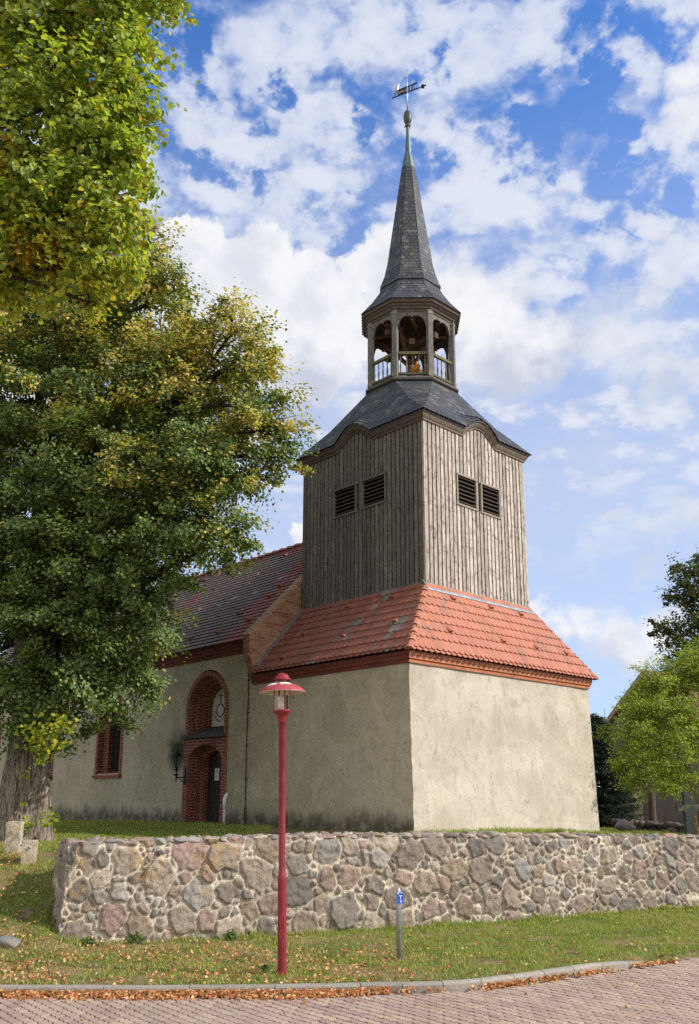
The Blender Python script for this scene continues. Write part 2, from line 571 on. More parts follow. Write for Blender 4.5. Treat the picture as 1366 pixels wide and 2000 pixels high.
def mat_leaf(name, trans=0.35, rough=0.45):
    m, q, b = new_mat(name, rough, 0.0, 0.35)
    n = q.noise(q.obj(), 9.0, 3.0, 0.6)
    c = q.vmath('SCALE', q.attr(), scale=q.smooth(n, 0.3, 0.7, 0.8, 1.2))
    q.put(b.inputs['Base Color'], c)
    tr = q.node('ShaderNodeBsdfTranslucent')
    q.put(tr.inputs['Color'], q.mix(1.0, c, (1.38, 1.38, 0.5), 'MULTIPLY'))
    ms = q.node('ShaderNodeMixShader')
    ms.inputs[0].default_value = trans
    out = m.node_tree.nodes['Material Output']
    q.L.new(b.outputs[0], ms.inputs[1])
    q.L.new(tr.outputs[0], ms.inputs[2])
    q.L.new(ms.outputs[0], out.inputs[0])
    return m


def mat_bark(name, c1, c2, vs=1.0):
    m, q, b = new_mat(name, 0.95, 0.0, 0.1)
    p = q.obj()
    r = q.noise(q.mapping(p, (5.0 * vs, 5.0 * vs, 1.15)), 2.4, 7.0, 0.66, dist=1.1)
    f = q.noise(p, 22.0, 5.0, 0.65)
    c = q.mix(q.smooth(r, 0.36, 0.62), c1, c2)
    c = q.vmath('SCALE', c, scale=q.smooth(f, 0.25, 0.75, 0.7, 1.25))
    q.put(b.inputs['Base Color'], c)
    q.put(b.inputs['Normal'], q.bump(q.math('ADD', r, q.math('MULTIPLY', f, 0.3)), 0.85, 0.04))
    return m


def mat_glass(name, color=(1, 1, 1), rough=0.02):
    m, q, b = new_mat(name, rough, 0.0, 0.5)
    b.inputs['Base Color'].default_value = (*color, 1)
    b.inputs['Transmission Weight'].default_value = 1.0
    b.inputs['IOR'].default_value = 1.1
    return m


M = {}
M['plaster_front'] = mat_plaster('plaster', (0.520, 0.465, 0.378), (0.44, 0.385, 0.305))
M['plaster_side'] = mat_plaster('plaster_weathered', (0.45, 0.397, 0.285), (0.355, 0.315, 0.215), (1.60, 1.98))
M['brick'] = mat_brick('red_brick', (0.24, 0.066, 0.040), (0.17, 0.045, 0.032), (0.34, 0.24, 0.18))
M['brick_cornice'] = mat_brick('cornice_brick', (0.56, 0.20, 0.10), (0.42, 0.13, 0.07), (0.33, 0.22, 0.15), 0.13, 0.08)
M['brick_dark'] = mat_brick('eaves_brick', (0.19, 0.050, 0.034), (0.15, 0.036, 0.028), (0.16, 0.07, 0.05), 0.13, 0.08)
M['brick_gable'] = mat_brick('gable_brick', (0.30, 0.10, 0.06), (0.40, 0.23, 0.125), (0.34, 0.26, 0.19), 0.25, 0.08)
M['tile'] = mat_attr('clay_tile', 0.75, 26.0, 0.22, 0.25, 0.006, tint=(0.17, 0.13, 0.10, 0.5), tscale=2.2)
M['slate'] = mat_attr('slate', 0.62, 18.0, 0.3, 0.25, 0.005, spec=0.3, tint=(0.16, 0.17, 0.14, 0.4), tscale=1.6)
M['wood'] = mat_attr('weathered_boards', 0.9, 7.0, 0.5, 0.5, 0.006, (6.0, 6.0, 0.42), tint=(0.09, 0.068, 0.052, 0.55), tscale=9.0)
M['wood_trim'] = mat_attr('weathered_timber', 0.85, 8.0, 0.35, 0.5, 0.006, (3.0, 3.0, 1.0))
M['copper_dark'] = mat_flat('dark_copper', (0.075, 0.085, 0.075), 0.5, 0.4, 0.35, 9.0)
M['copper'] = mat_flat('copper_patina', (0.085, 0.130, 0.125), 0.55, 0.35, 0.35, 9.0)
M['lead'] = mat_flat('lead_sheet', (0.27, 0.29, 0.32), 0.5, 0.35, 0.25, 6.0)
M['zinc'] = mat_flat('zinc_sheet', (0.30, 0.34, 0.40), 0.42, 0.5, 0.2, 6.0)
M['iron'] = mat_flat('black_iron', (0.015, 0.015, 0.017), 0.45, 0.5, 0.2)
M['dark'] = mat_flat('dark_void', (0.008, 0.007, 0.006), 0.9)
M['door'] = mat_flat('dark_oak_door', (0.022, 0.013, 0.009), 0.6)
M['white_board'] = mat_flat('painted_white_panel', (0.60, 0.585, 0.53), 0.6, 0.0, 0.06)
M['glyph'] = mat_flat('grey_lettering', (0.045, 0.04, 0.035), 0.7)
M['paper'] = mat_flat('white_paper', (0.72, 0.72, 0.70), 0.7, 0.0, 0.05)
M['red_paint'] = mat_flat('wine_red_paint', (0.225, 0.015, 0.026), 0.40, 0.0, 0.24, 5.0, 0.1, 0.5)
M['red_worn'] = mat_flat('faded_red_paint', (0.37, 0.060, 0.075), 0.5, 0.0, 0.2, 9.0)
M['flake'] = mat_flat('flaked_primer', (0.72, 0.71, 0.68), 0.7)
M['cream'] = mat_flat('cream_enamel', (0.62, 0.53, 0.38), 0.5)
M['bulb'] = mat_flat('milky_lamp_glass', (0.78, 0.70, 0.52), 0.35)
M['steel'] = mat_flat('galvanised_steel', (0.42, 0.44, 0.47), 0.38, 0.7, 0.15)
M['blue'] = mat_flat('blue_enamel', (0.010, 0.11, 0.55), 0.4, 0.0, 0.1)
M['white'] = mat_flat('white_enamel', (0.8, 0.8, 0.8), 0.5, 0.0, 0.04)
M['pipe'] = mat_flat('grey_plastic', (0.50, 0.52, 0.53), 0.5, 0.0, 0.1)
M['glass'] = mat_glass('clear_glass')
M['leaf'] = mat_leaf('leaf', 0.48)
M['gold'] = mat_leaf('golden_paper', 0.45)
M['leaf_linden'] = mat_leaf('linden_leaf', 0.33, 0.5)
M['needle'] = mat_leaf('needle', 0.1, 0.6)
M['grass'] = mat_leaf('grass_blade', 0.25, 0.6)
M['litter'] = mat_leaf('dry_leaf', 0.2, 0.7)
M['bark'] = mat_bark('linden_bark', (0.085, 0.066, 0.052), (0.34, 0.285, 0.23), 1.5)
M['bark_dark'] = mat_bark('dark_bark', (0.035, 0.028, 0.022), (0.10, 0.08, 0.06), 2.0)
M['bark_young'] = mat_bark('young_bark', (0.16, 0.11, 0.06), (0.30, 0.22, 0.12), 3.0)
M['granite'] = mat_attr('granite', 0.9, 45.0, 0.45, 0.6, 0.02, tint=(0.34, 0.26, 0.09, 0.5), tscale=3.0)
M['concrete'] = mat_attr('kerb_concrete', 0.9, 40.0, 0.22, 0.4, 0.006, tint=(0.22, 0.19, 0.14, 0.5), tscale=2.0)
M['paver'] = mat_attr('clay_paver', 0.88, 30.0, 0.2, 0.3, 0.004, tint=(0.24, 0.18, 0.13, 0.35), tscale=1.1)
M['stone'] = mat_attr('fieldstone', 0.92, 62.0, 0.50, 0.7, 0.010, tint=(0.20, 0.16, 0.11, 0.35), tscale=5.0)

# ------------------------------------------------------------------ ground
WALL_PTS = [(-4.40, 13.55), (-2.34, 14.12), (-0.69, 14.74), (-0.04, 15.02), (2.60, 16.03), (4.64, 16.98), (6.42, 17.66), (9.0, 18.62), (13.0, 20.1)]
WALL_BACK = (-5.02, 14.62)
KERB = [(-14.0, 11.02), (-8.0, 11.0), (-4.19, 11.0), (-2.41, 11.0), (-1.22, 11.03), (-0.34, 11.08), (0.07, 11.12), (0.48, 11.16), (0.86, 11.22), (1.22, 11.30), (1.56, 11.44), (1.89, 11.63), (2.19, 11.81), (2.49, 12.0), (3.05, 12.33), (3.57, 12.63), (4.09, 12.96), (4.83, 13.41), (7.0, 14.5), (14.0, 17.6)]
KX, KY = np.array([k[0] for k in KERB]), np.array([k[1] for k in KERB])
WX, WY = np.array([k[0] for k in WALL_PTS]), np.array([k[1] for k in WALL_PTS])


def kerb_y(x):
    x = np.asarray(x, float)
    y = np.interp(x, KX, KY)
    return np.where(x > 14.0, 17.6 + (x - 14.0) * 0.45, y)


def sstep(x, a, b):
    t = np.clip((x - a) / (b - a), 0, 1)
    return t * t * (3 - 2 * t)


def ground_z(x, y):
    x, y = np.asarray(x, float), np.asarray(y, float)
    wy = np.interp(x, WX, WY)
    wy = np.where(x > 13.0, 20.1 + (x - 13.0) * 0.37, wy)
    dl = (y - wy) * 0.936
    s = (x + 4.40) * 0.936 + (y - 13.55) * 0.353
    front = 0.02 + 0.07 * sstep(dl, -1.6, 0.2) + 0.03 * sstep(x, 2.5, 6.0)
    lx = (x - 1.047) * math.cos(R(43.9)) + (y - 17.75) * math.sin(R(43.9))
    back = 1.50 - 0.36 * sstep(x, 2.0, 9.5) - 0.16 * sstep(-lx, 0.25, 1.8)
    right = np.where(dl > 0.58, back, front)
    left = np.interp(y, [11.0, 12.7, 13.4, 14.2, 14.9, 15.6, 17.0, 19.0, 22.0, 26.0, 40.0], [0.02, 0.06, 0.20, 0.64, 1.02, 1.18, 1.25, 1.29, 1.38, 1.42, 1.30])
    t = np.where(dl > 0.58, sstep(s, -0.3, 2.6), sstep(s, -0.25, 0.35))
    z = left * (1 - t) + right * t
    P = np.column_stack([x.ravel(), y.ravel()])
    z = z + (0.035 * (fbm(P * 0.9, 3, 3).reshape(z.shape) - 0.5))
    dk = y - kerb_y(x)
    z = np.where(dk < 0.13, -0.30, z)
    return z


def mat_ground():
    m, q, b = new_mat('soil_and_turf', 0.95, 0.0, 0.1)
    p = q.obj()
    n1 = q.noise(p, 1.3, 5.0, 0.6)
    n2 = q.noise(p, 16.0, 5.0, 0.65)
    c = q.mix(q.smooth(n1, 0.40, 0.62), (0.105, 0.125, 0.034), (0.23, 0.165, 0.085))
    c = q.vmath('SCALE', c, scale=q.smooth(n2, 0.25, 0.75, 0.55, 1.35))
    q.put(b.inputs['Base Color'], c)
    q.put(b.inputs['Normal'], q.bump(n2, 0.8, 0.03))
    return m


def build_ground():
    def axis(lo, hi, step, far):
        a = list(np.arange(lo, hi + 1e-6, step))
        out = []
        d, p = step, lo
        while p > -far:
            d *= 1.4
            p -= d
            out.append(p)
        a = out[::-1] + a
        d, p = step, hi
        while p < far:
            d *= 1.4
            p += d
            a.append(p)
        return np.array(a)
    xs, ys = axis(-11.0, 12.0, 0.085, 500.0), axis(10.7, 25.0, 0.085, 900.0)
    X, Y = np.meshgrid(xs, ys)
    Z = ground_z(X, Y)
    nx, ny = len(xs), len(ys)
    idx = np.arange(nx * ny).reshape(ny, nx)
    F = np.column_stack([idx[:-1, :-1].ravel(), idx[:-1, 1:].ravel(), idx[1:, 1:].ravel(), idx[1:, :-1].ravel()])
    raw_mesh('ground', np.column_stack([X.ravel(), Y.ravel(), Z.ravel()]), F, mat_ground(), smooth=True)['kind'] = 'structure'


build_ground()


def build_road():
    # bedding sheet under and beyond the pavers
    mb = MB()
    sand = (0.22, 0.175, 0.145)
    mb.add([(-500, -400, -0.076), (500, -400, -0.076), (500, 40, -0.076), (-500, 40, -0.076)], [(0, 1, 2, 3)], sand)
    L, Wd, gap = 0.225, 0.1125, 0.005
    th = R(-50.0)
    ex, ey = np.array([math.cos(th), math.sin(th)]), np.array([-math.sin(th), math.cos(th)])
    k = 0.014
    # interlocking outline: long sides step in and out, short sides straight
    zz = [(0, 0), (L * .125, -k), (L * .375, k), (L * .5, 0), (L * .625, -k), (L * .875, k), (L, 0)]
    out = np.array(zz + [(a, Wd + b) for a, b in zz[::-1]])
    c0 = out.mean(0)
    lo = c0 + (out - c0) * np.array([1 - gap * 2 / L, 1 - gap * 2 / Wd])
    hi = c0 + (out - c0) * np.array([1 - (gap + 0.007) * 2 / L, 1 - (gap + 0.007) * 2 / Wd])
    V, F, C = [], [], []
    n = len(out)
    rowrng = range(-110, 130)
    for j in rowrng:
        for i in range(-75, 75):
            o = ex * (i * L + (j % 2) * L * 0.5) + ey * (j * Wd) + np.array([0.0, 10.0])
            cx, cy = o + ex * L / 2 + ey * Wd / 2
            if not (-9.0 < cx < 12.0 and 5.0 < cy < 19.0):
                continue
            if cy > kerb_y(cx) + 0.05 - (0.10 if cx < 4.1 else 0.0):
                continue
            r = rng.random(4)
            zt = -0.060 + (r[0] - 0.5) * 0.005 + 0.012 * math.sin(cx * 1.1) * math.sin(cy * 1.4)
            t = vnoise(np.array([[cx * 0.35, cy * 0.5]]), 5)[0]
            if r[1] < 0.30 + 0.45 * t:
                c = np.array((0.365, 0.260, 0.205))
            elif r[1] < 0.72 + 0.2 * t:
                c = np.array((0.390, 0.290, 0.222))
            else:
                c = np.array((0.325, 0.225, 0.188))
            c = c * (0.88 + 0.24 * r[2])
            b = len(V)
            tilt = (rng.random(2) - 0.5) * 0.02
            for p in lo:
                w = o + ex * p[0] + ey * p[1]
                V.append((w[0], w[1], zt - 0.012))
            for p in hi:
                w = o + ex * p[0] + ey * p[1]
                V.append((w[0], w[1], zt + (p[0] - c0[0]) * tilt[0] + (p[1] - c0[1]) * tilt[1]))
            F.append(tuple(b + n + q for q in range(n)))
            C.append(tuple(c))
            for q in range(n):
                F.append((b + q, b + (q + 1) % n, b + n + (q + 1) % n, b + n + q))
                C.append(tuple(c * 0.9))
    b = len(V)
    V += mb.V
    F += [tuple(b + i for i in f) for f in mb.F]
    C += mb.C
    raw_mesh('road', V, F, M['paver'], None, C)['kind'] = 'structure'


build_road()


def resample(pts, step):
    pts = np.asarray(pts, float)
    seg = np.linalg.norm(np.diff(pts, axis=0), axis=1)
    cum = np.concatenate([[0], np.cumsum(seg)])
    s = np.arange(0, cum[-1], step)
    return s, np.column_stack([np.interp(s, cum, pts[:, k]) for k in range(pts.shape[1])]), cum[-1]


def build_kerb():
    s, P, T = resample(KERB[:17], 0.02)
    mb = MB()
    cuts = [0.0]
    x = 0.0
    while x < T - 0.3:
        px = np.interp(x, s, P[:, 0])
        x += 1.0 if px < -0.9 else 0.5
        cuts.append(min(x, T))
    prof = [(0.0, -0.10), (0.0, 0.012), (0.010, 0.030), (0.022, 0.037), (0.10, 0.040), (0.115, 0.03), (0.115, -0.10)]
    for a, b in zip(cuts[:-1], cuts[1:]):
        a, b = a + 0.005, b - 0.005
        n = 6
        shade = 0.85 + 0.3 * rng.random()
        c = (0.30 * shade, 0.27 * shade, 0.228 * shade)
        drop = (rng.random() - 0.5) * 0.010
        vs = []
        for k in range(n + 1):
            t = a + (b - a) * k / n
            p = np.array([np.interp(t, s, P[:, 0]), np.interp(t, s, P[:, 1])])
            p2 = np.array([np.interp(t + 0.03, s, P[:, 0]), np.interp(t + 0.03, s, P[:, 1])])
            p1 = np.array([np.interp(t - 0.03, s, P[:, 0]), np.interp(t - 0.03, s, P[:, 1])])
            d = (p2 - p1) / max(np.linalg.norm(p2 - p1), 1e-6)
            nn = np.array([-d[1], d[0]])
            sink = 0.075 * max(0.0, (t - (T - 0.75)) / 0.75)
            for w, z in prof:
                e = 0.006 * (rng.random() - 0.5)
                vs.append((p[0] + nn[0] * (w + e), p[1] + nn[1] * (w + e), z + drop - sink + 0.004 * (rng.random() - 0.5)))
        m = len(prof)
        fs = []
        for k in range(n):
            for j in range(m - 1):
                fs.append((k * m + j, (k + 1) * m + j, (k + 1) * m + j + 1, k * m + j + 1))
        fs.append(tuple(range(m)))
        fs.append(tuple(n * m + j for j in range(m - 1, -1, -1)))
        mb.add(vs, fs, c)
    mb.build('kerb', M['concrete'])['kind'] = 'structure'


build_kerb()


# ------------------------------------------------------------------ fieldstone wall
STONE_COLS = np.array([(0.29, 0.225, 0.165), (0.25, 0.20, 0.155), (0.33, 0.262, 0.20), (0.31, 0.215, 0.17), (0.35, 0.235, 0.195), (0.245, 0.215, 0.185), (0.20, 0.175, 0.150),
                       (0.28, 0.26, 0.23), (0.36, 0.295, 0.22), (0.28, 0.205, 0.14), (0.37, 0.25, 0.215), (0.175, 0.155, 0.140), (0.25, 0.245, 0.23)])
MORTAR = np.array((0.57, 0.495, 0.39))


def stone_field(S, T, sizes, seed, warp=0.075, lump=1.0, mort=0.012):
    """Displacement and colour for a patch of rubble masonry. S, T metres (flat arrays)."""
    r = np.random.default_rng(seed)
    P = np.column_stack([S, T])
    lo, hi = P.min(0) - 0.4, P.max(0) + 0.4
    pts, rad = [], []
    grid = {}
    for rr, tries in sizes:
        for _ in range(int(tries * (hi[0] - lo[0]) * (hi[1] - lo[1]))):
            p = lo + r.random(2) * (hi - lo)
            k = (int(p[0] // 0.5), int(p[1] // 0.5))
            f = rr(p[0]) * (0.85 + 0.3 * r.random())
            ok = True
            for a in (-1, 0, 1):
                for b in (-1, 0, 1):
                    for q in grid.get((k[0] + a, k[1] + b), ()):
                        dd = pts[q] - p
                        if math.hypot(dd[0], dd[1] * 1.12) < (rad[q] + f) * 0.93:
                            ok = False
                            break
                    if not ok:
                        break
                if not ok:
                    break
            if ok:
                grid.setdefault(k, []).append(len(pts))
                pts.append(p)
                rad.append(f)
    pts, rad = np.array(pts), np.array(rad)
    W = P + warp * np.column_stack([fbm(P * 4.2, seed + 1, 3) - 0.5, fbm(P * 4.2 + 31.7, seed + 2, 3) - 0.5]) * 2.0
    n = len(P)
    i1 = np.zeros(n, int)
    d1 = np.full(n, 1e9)
    d2 = np.full(n, 1e9)
    asp = 0.85 + 0.4 * r.random(len(pts))
    ang = (r.random(len(pts)) - 0.5) * 1.4
    order = np.argsort(W[:, 0])
    Ws = W[order]
    for i in range(len(pts)):
        a, b = np.searchsorted(Ws[:, 0], [pts[i, 0] - 0.75, pts[i, 0] + 0.75])
        sel = order[a:b]
        dx, dy = W[sel, 0] - pts[i, 0], W[sel, 1] - pts[i, 1]
        ca, sa = math.cos(ang[i]), math.sin(ang[i])
        u, v = dx * ca + dy * sa, -dx * sa + dy * ca
        u, v = np.abs(u) * asp[i], np.abs(v) / asp[i]
        d = (u ** 2.9 + v ** 2.9) ** (1 / 2.9) - rad[i] * 0.93
        b1 = d < d1[sel]
        s1 = sel[b1]
        d2[s1] = d1[s1]
        d1[s1] = d[b1]
        i1[s1] = i
        s2 = sel[~b1]
        d2[s2] = np.minimum(d2[s2], d[~b1])
    e = (d2 - d1) * 0.5
    nz = fbm(P * 11.0, seed + 5, 4)
    fine = fbm(P * 34.0, seed + 9, 3)
    gap = mort * (0.05 + 1.35 * fbm(P * 2.3, seed + 7, 3))
    q = np.clip((e - gap) / 0.032, 0, 1)
    prof = 1 - (1 - q) ** 2.2
    protr = (0.018 + 0.040 * r.random(len(pts)))[i1]
    tx, ty = ((r.random((len(pts), 2)) - 0.5) * 0.22).T
    tilt = (W[:, 0] - pts[i1, 0]) * tx[i1] + (W[:, 1] - pts[i1, 1]) * ty[i1]
    h = prof * (protr + tilt + (nz - 0.5) * 0.045) * lump + (fine - 0.5) * 0.010 + (nz - 0.5) * 0.014
    base = STONE_COLS[r.choice(len(STONE_COLS), len(pts), p=np.array([13, 13, 12, 10, 6, 9, 7, 8, 8, 6, 3, 3, 4]) / 102.0)]
    base = base * (0.86 + 0.30 * r.random((len(pts), 1)))
    base = base * 0.72 + base.mean(1, keepdims=True) * np.array((1.20, 1.01, 0.86)) * 0.22
    c = base[i1] * (0.78 + 0.44 * fbm(P * 16.0, seed + 11, 5, 0.7))[:, None]
    # veining and blotches inside a stone
    c = c * (1.0 - 0.30 * sstep(fbm(P * np.array([9.0, 24.0]) + i1[:, None] * 7.3, seed + 13, 3), 0.55, 0.72))[:, None]
    lich = 0.6 * sstep(fbm(P * 2.1, seed + 17, 4), 0.60, 0.70) * sstep(S, 6.5, 2.0) * sstep(fbm(P * 9, seed + 18, 3), 0.42, 0.6)
    c = c * (1 - 0.65 * lich[:, None]) + np.array((0.42, 0.25, 0.05)) * 0.65 * lich[:, None]
    mc = MORTAR * (0.62 + 0.62 * fbm(P * 8.0, seed + 21, 3))[:, None]
    # mortar smeared over stone edges here and there
    smear = 0.014 * np.clip(fbm(P * 3.1, seed + 23, 3) - 0.42, 0, 1) * 3.0
    t = sstep(e, gap * 0.8 + smear, gap * 1.05 + smear + 0.005)
    dirty = sstep(fbm(P * 1.6, seed + 25, 3), 0.50, 0.66)[:, None]
    mc = mc * (1 - 0.45 * dirty) + np.array((0.22, 0.18, 0.13)) * 0.45 * dirty
    c = c * t[:, None] + mc * (1 - t[:, None])
    return h, np.clip(c, 0.01, 0.8)


def build_stone_wall():
    root = empty('stone_wall', (WALL_PTS[0][0], WALL_PTS[0][1], 0.0))
    tag(root, 'long grey-brown fieldstone retaining wall with pale mortar in front of the church', 'wall')
    ox, oy = WALL_PTS[0]
    path = [WALL_BACK] + WALL_PTS
    full = np.array(path)
    seg = np.linalg.norm(np.diff(full, axis=0), axis=1)
    cum = np.concatenate([[0], np.cumsum(seg)])
    T = cum[-1]
    ss = np.concatenate([np.arange(0, 13.2, 0.0135), np.arange(13.2, T, 0.05), [T]])
    cx, cy = np.interp(ss, cum, full[:, 0]), np.interp(ss, cum, full[:, 1])
    # smoothed outward normal
    dx = np.interp(ss + 0.03, cum, full[:, 0]) - np.interp(ss - 0.03, cum, full[:, 0])
    dy = np.interp(ss + 0.03, cum, full[:, 1]) - np.interp(ss - 0.03, cum, full[:, 1])
    ln = np.hypot(dx, dy)
    nx, ny = dy / ln, -dx / ln
    top = np.interp(cx, [-5, -4.4, -0.2, 2.7, 6.4, 13.0], [1.54, 1.52, 1.56, 1.52, 1.42, 1.40])
    tt = np.concatenate([np.arange(0, 1.0, 0.0135), [1.0]])
    nt_, ns = len(tt), len(ss)
    S = np.repeat(ss[None, :], nt_, 0)
    Tt = np.repeat(tt[:, None], ns, 1)
    Zb = -0.12
    Z = Zb + Tt * (top[None, :] - Zb)
    big = lambda x: 0.118 if x < 6.5 else 0.118 - 0.030 * min(1.0, (x - 6.5) / 3.0)
    h, c = stone_field(S.ravel(), Z.ravel(), [(lambda x: big(x) * 2.05, 5), (lambda x: big(x) * 1.5, 12), (lambda x: big(x) * 1.1, 30), (lambda x: big(x) * 0.75, 60), (lambda x: big(x) * 0.48, 70), (lambda x: big(x) * 0.32, 70)], 41)
    h, c = h.reshape(Z.shape), c.reshape(Z.shape + (3,))
    inset = 0.22 * np.clip((Z - 0.0) / 1.55, -0.05, 1.0) + 0.05 * sstep(Z, 1.38, 1.56)
    off = h - inset
    X = cx[None, :] + nx[None, :] * off - ox
    Y = cy[None, :] + ny[None, :] * off - oy
    idx = np.arange(nt_ * ns).reshape(nt_, ns)
    F = np.column_stack([idx[:-1, :-1].ravel(), idx[:-1, 1:].ravel(), idx[1:, 1:].ravel(), idx[1:, :-1].ravel()])
    raw_mesh('wall_face', np.column_stack([X.ravel(), Y.ravel(), Z.ravel()]), F, M['stone'], root, c.reshape(-1, 3), 'POINT', smooth=True)
    # coping: lumpy top sheet
    s0 = cum[1]
    keep = ss >= s0 + 0.17
    s2 = ss[keep]
    c2x, c2y = np.interp(s2, cum, full[:, 0]), np.interp(s2, cum, full[:, 1])
    # inner direction blends from the end face direction to the wall normal
    d0 = np.array(WALL_BACK) - np.array(WALL_PTS[0])
    d0 = d0 / np.linalg.norm(d0)
    ix, iy = -nx[keep], -ny[keep]
    bl = sstep(s2, s0, s0 + 1.2)
    ix, iy = d0[0] * (1 - bl) + ix * bl, d0[1] * (1 - bl) + iy * bl
    ln = np.hypot(ix, iy)
    ix, iy = ix / ln, iy / ln
    ww = np.concatenate([np.arange(0.29, 1.15, 0.02), [1.15]])
    S = np.repeat(s2[None, :], len(ww), 0)
    Wd = np.repeat(ww[:, None], len(s2), 1)
    h, c = stone_field(S.ravel(), Wd.ravel(), [(lambda x: 0.12, 8), (lambda x: 0.085, 30), (lambda x: 0.055, 70)], 91, lump=1.25)
    h, c = h.reshape(S.shape), c.reshape(S.shape + (3,))
    zt = np.interp(c2x, [-5, -4.4, -0.2, 2.7, 6.4, 13.0], [1.54, 1.52, 1.56, 1.52, 1.42, 1.40])
    Z = zt[None, :] - 0.045 + h * 1.0 + 0.05 * (fbm(np.column_stack([S.ravel() * 1.3, Wd.ravel() * 2]), 77, 3).reshape(S.shape) - 0.5)
    Z[0, :] -= 0.16
    Z[1, :] -= 0.05
    Z[-1, :] -= 0.12
    X = c2x[None, :] + ix[None, :] * (Wd + 0.0) - ox
    Y = c2y[None, :] + iy[None, :] * (Wd + 0.0) - oy
    idx = np.arange(S.size).reshape(S.shape)
    F = np.column_stack([idx[:-1, :-1].ravel(), idx[:-1, 1:].ravel(), idx[1:, 1:].ravel(), idx[1:, :-1].ravel()])
    raw_mesh('coping', np.column_stack([X.ravel(), Y.ravel(), Z.ravel()]), F, M['stone'], root, c.reshape(-1, 3), 'POINT', smooth=True)
    # loose cap stones along the front edge
    V, Fc, C = [], [], []
    r = np.random.default_rng(5)
    s = s0 + 0.24
    base, bf = rock_shape()
    while s < 13.0:
        w = 0.07 + 0.11 * r.random()
        px, py = np.interp(s, cum, full[:, 0]), np.interp(s, cum, full[:, 1])
        k = min(np.searchsorted(s2, s), len(s2) - 1)
        dep = 0.30 + 0.07 * r.random()
        cxy = (px + ix[k] * dep - ox, py + iy[k] * dep - oy, float(np.interp(px, [-5, -4.4, -0.2, 2.7, 6.4, 13.0], [1.54, 1.52, 1.56, 1.52, 1.42, 1.40])) - 0.030 + 0.025 * r.random())
        pts = rock_points(base, r) * np.array([w, 0.11 + 0.05 * r.random(), 0.035 + 0.045 * r.random()])
        a = 0.36 + (r.random() - 0.5) * 0.7
        ca, sa = math.cos(a), math.sin(a)
        pts = np.column_stack([pts[:, 0] * ca - pts[:, 1] * sa, pts[:, 0] * sa + pts[:, 1] * ca, pts[:, 2]]) + np.array(cxy)
        b = len(V)
        V += [tuple(p) for p in pts]
        Fc += [tuple(b + i for i in f) for f in bf]
        cc = STONE_COLS[r.integers(len(STONE_COLS))] * (0.85 + 0.4 * r.random())
        C += [tuple(cc)] * len(bf)
        s += w * (1.35 + 0.6 * r.random())
    raw_mesh('cap_stones', V, Fc, M['stone'], root, C, 'FACE', smooth=True)


def rock_shape(sub=3):
    import bmesh
    bm = bmesh.new()
    bmesh.ops.create_icosphere(bm, subdivisions=sub, radius=1.0)
    bm.verts.ensure_lookup_table()
    v = np.array([tuple(x.co) for x in bm.verts])
    f = [tuple(x.index for x in fc.verts) for fc in bm.faces]
    bm.free()
    return v, f


def rock_points(base, r):
    o = r.random(3) * 50
    n = fbm(base * 1.3 + o, 3, 3) - 0.5
    p = base * (1 + 0.55 * n)[:, None]
    # a few flat facets
    for _ in range(6):
        d = r.normal(size=3)
        d /= np.linalg.norm(d)
        k = p @ d
        lim = 0.62 + 0.25 * r.random()
        p = p - np.outer(np.clip(k - lim, 0, None) * 0.85, d)
    return p


build_stone_wall()


def make_rock(loc, size, col, label, seed, group=None):
    r = np.random.default_rng(seed)
    b, f = rock_shape()
    p = rock_points(b, r) * np.array(size)
    a = r.random() * 3
    p = np.column_stack([p[:, 0] * math.cos(a) - p[:, 1] * math.sin(a), p[:, 0] * math.sin(a) + p[:, 1] * math.cos(a), p[:, 2]])
    o = raw_mesh('rock', p, f, M['granite'], None, [col] * len(f), 'FACE', smooth=True)
    o.location = loc
    return tag(o, label, 'rock', group)


make_rock((-4.98, 13.22, 0.16), (0.26, 0.16, 0.12), (0.20, 0.21, 0.22), 'angular grey boulder lying in the grass left of the stone wall end', 3)
make_rock((-4.98, 14.0, 0.42), (0.24, 0.17, 0.13), (0.095, 0.075, 0.06), 'dark rubble boulder half buried in the bank against the stone wall end', 8)
make_rock((7.15, 24.6, 1.42), (0.30, 0.2, 0.16), (0.30, 0.28, 0.26), 'pale boulder on the grass before the low rubble wall by the barn', 12)


# ------------------------------------------------------------------ church
CA = R(43.9)
church = empty('church', (1.047, 17.75, 0.0), CA)
tag(church, 'old village church with plastered walls, red tiled roofs and slate-topped timber tower', 'church')
TX0, TX1, TY0, TY1 = 1.41, 5.30, 0.86, 5.14          # timber tower plan
ACX, ACY = (TX0 + TX1) / 2, (TY0 + TY1) / 2
PORT_Y, PORT_R = 7.30, 0.95
WINS = [(12.38, 0.80), (16.85, 0.80), (21.3, 0.80)]
WIN_SILL, WIN_SPRING = 2.82, 4.45


def wall_grid(fn, su, sv, mat, name, amp=0.012, seed=1):
    """Displaced plaster sheet: fn(a, b, disp) -> xyz arrays."""
    a, b = np.meshgrid(su, sv)
    n = fbm(np.column_stack([a.ravel() * 1.1, b.ravel() * 1.1]), seed, 4).reshape(a.shape) - 0.5
    ea = np.minimum(np.abs(a - su[0]), np.abs(a - su[-1]))
    d = n * amp * 2.5 * np.clip(ea / 0.25, 0, 1)
    X, Y, Z = fn(a, b, d)
    idx = np.arange(a.size).reshape(a.shape)
    F = np.column_stack([idx[:-1, :-1].ravel(), idx[:-1, 1:].ravel(), idx[1:, 1:].ravel(), idx[1:, :-1].ravel()])
    return raw_mesh(name, np.column_stack([X.ravel(), Y.ravel(), Z.ravel()]), F, mat, church, smooth=True)


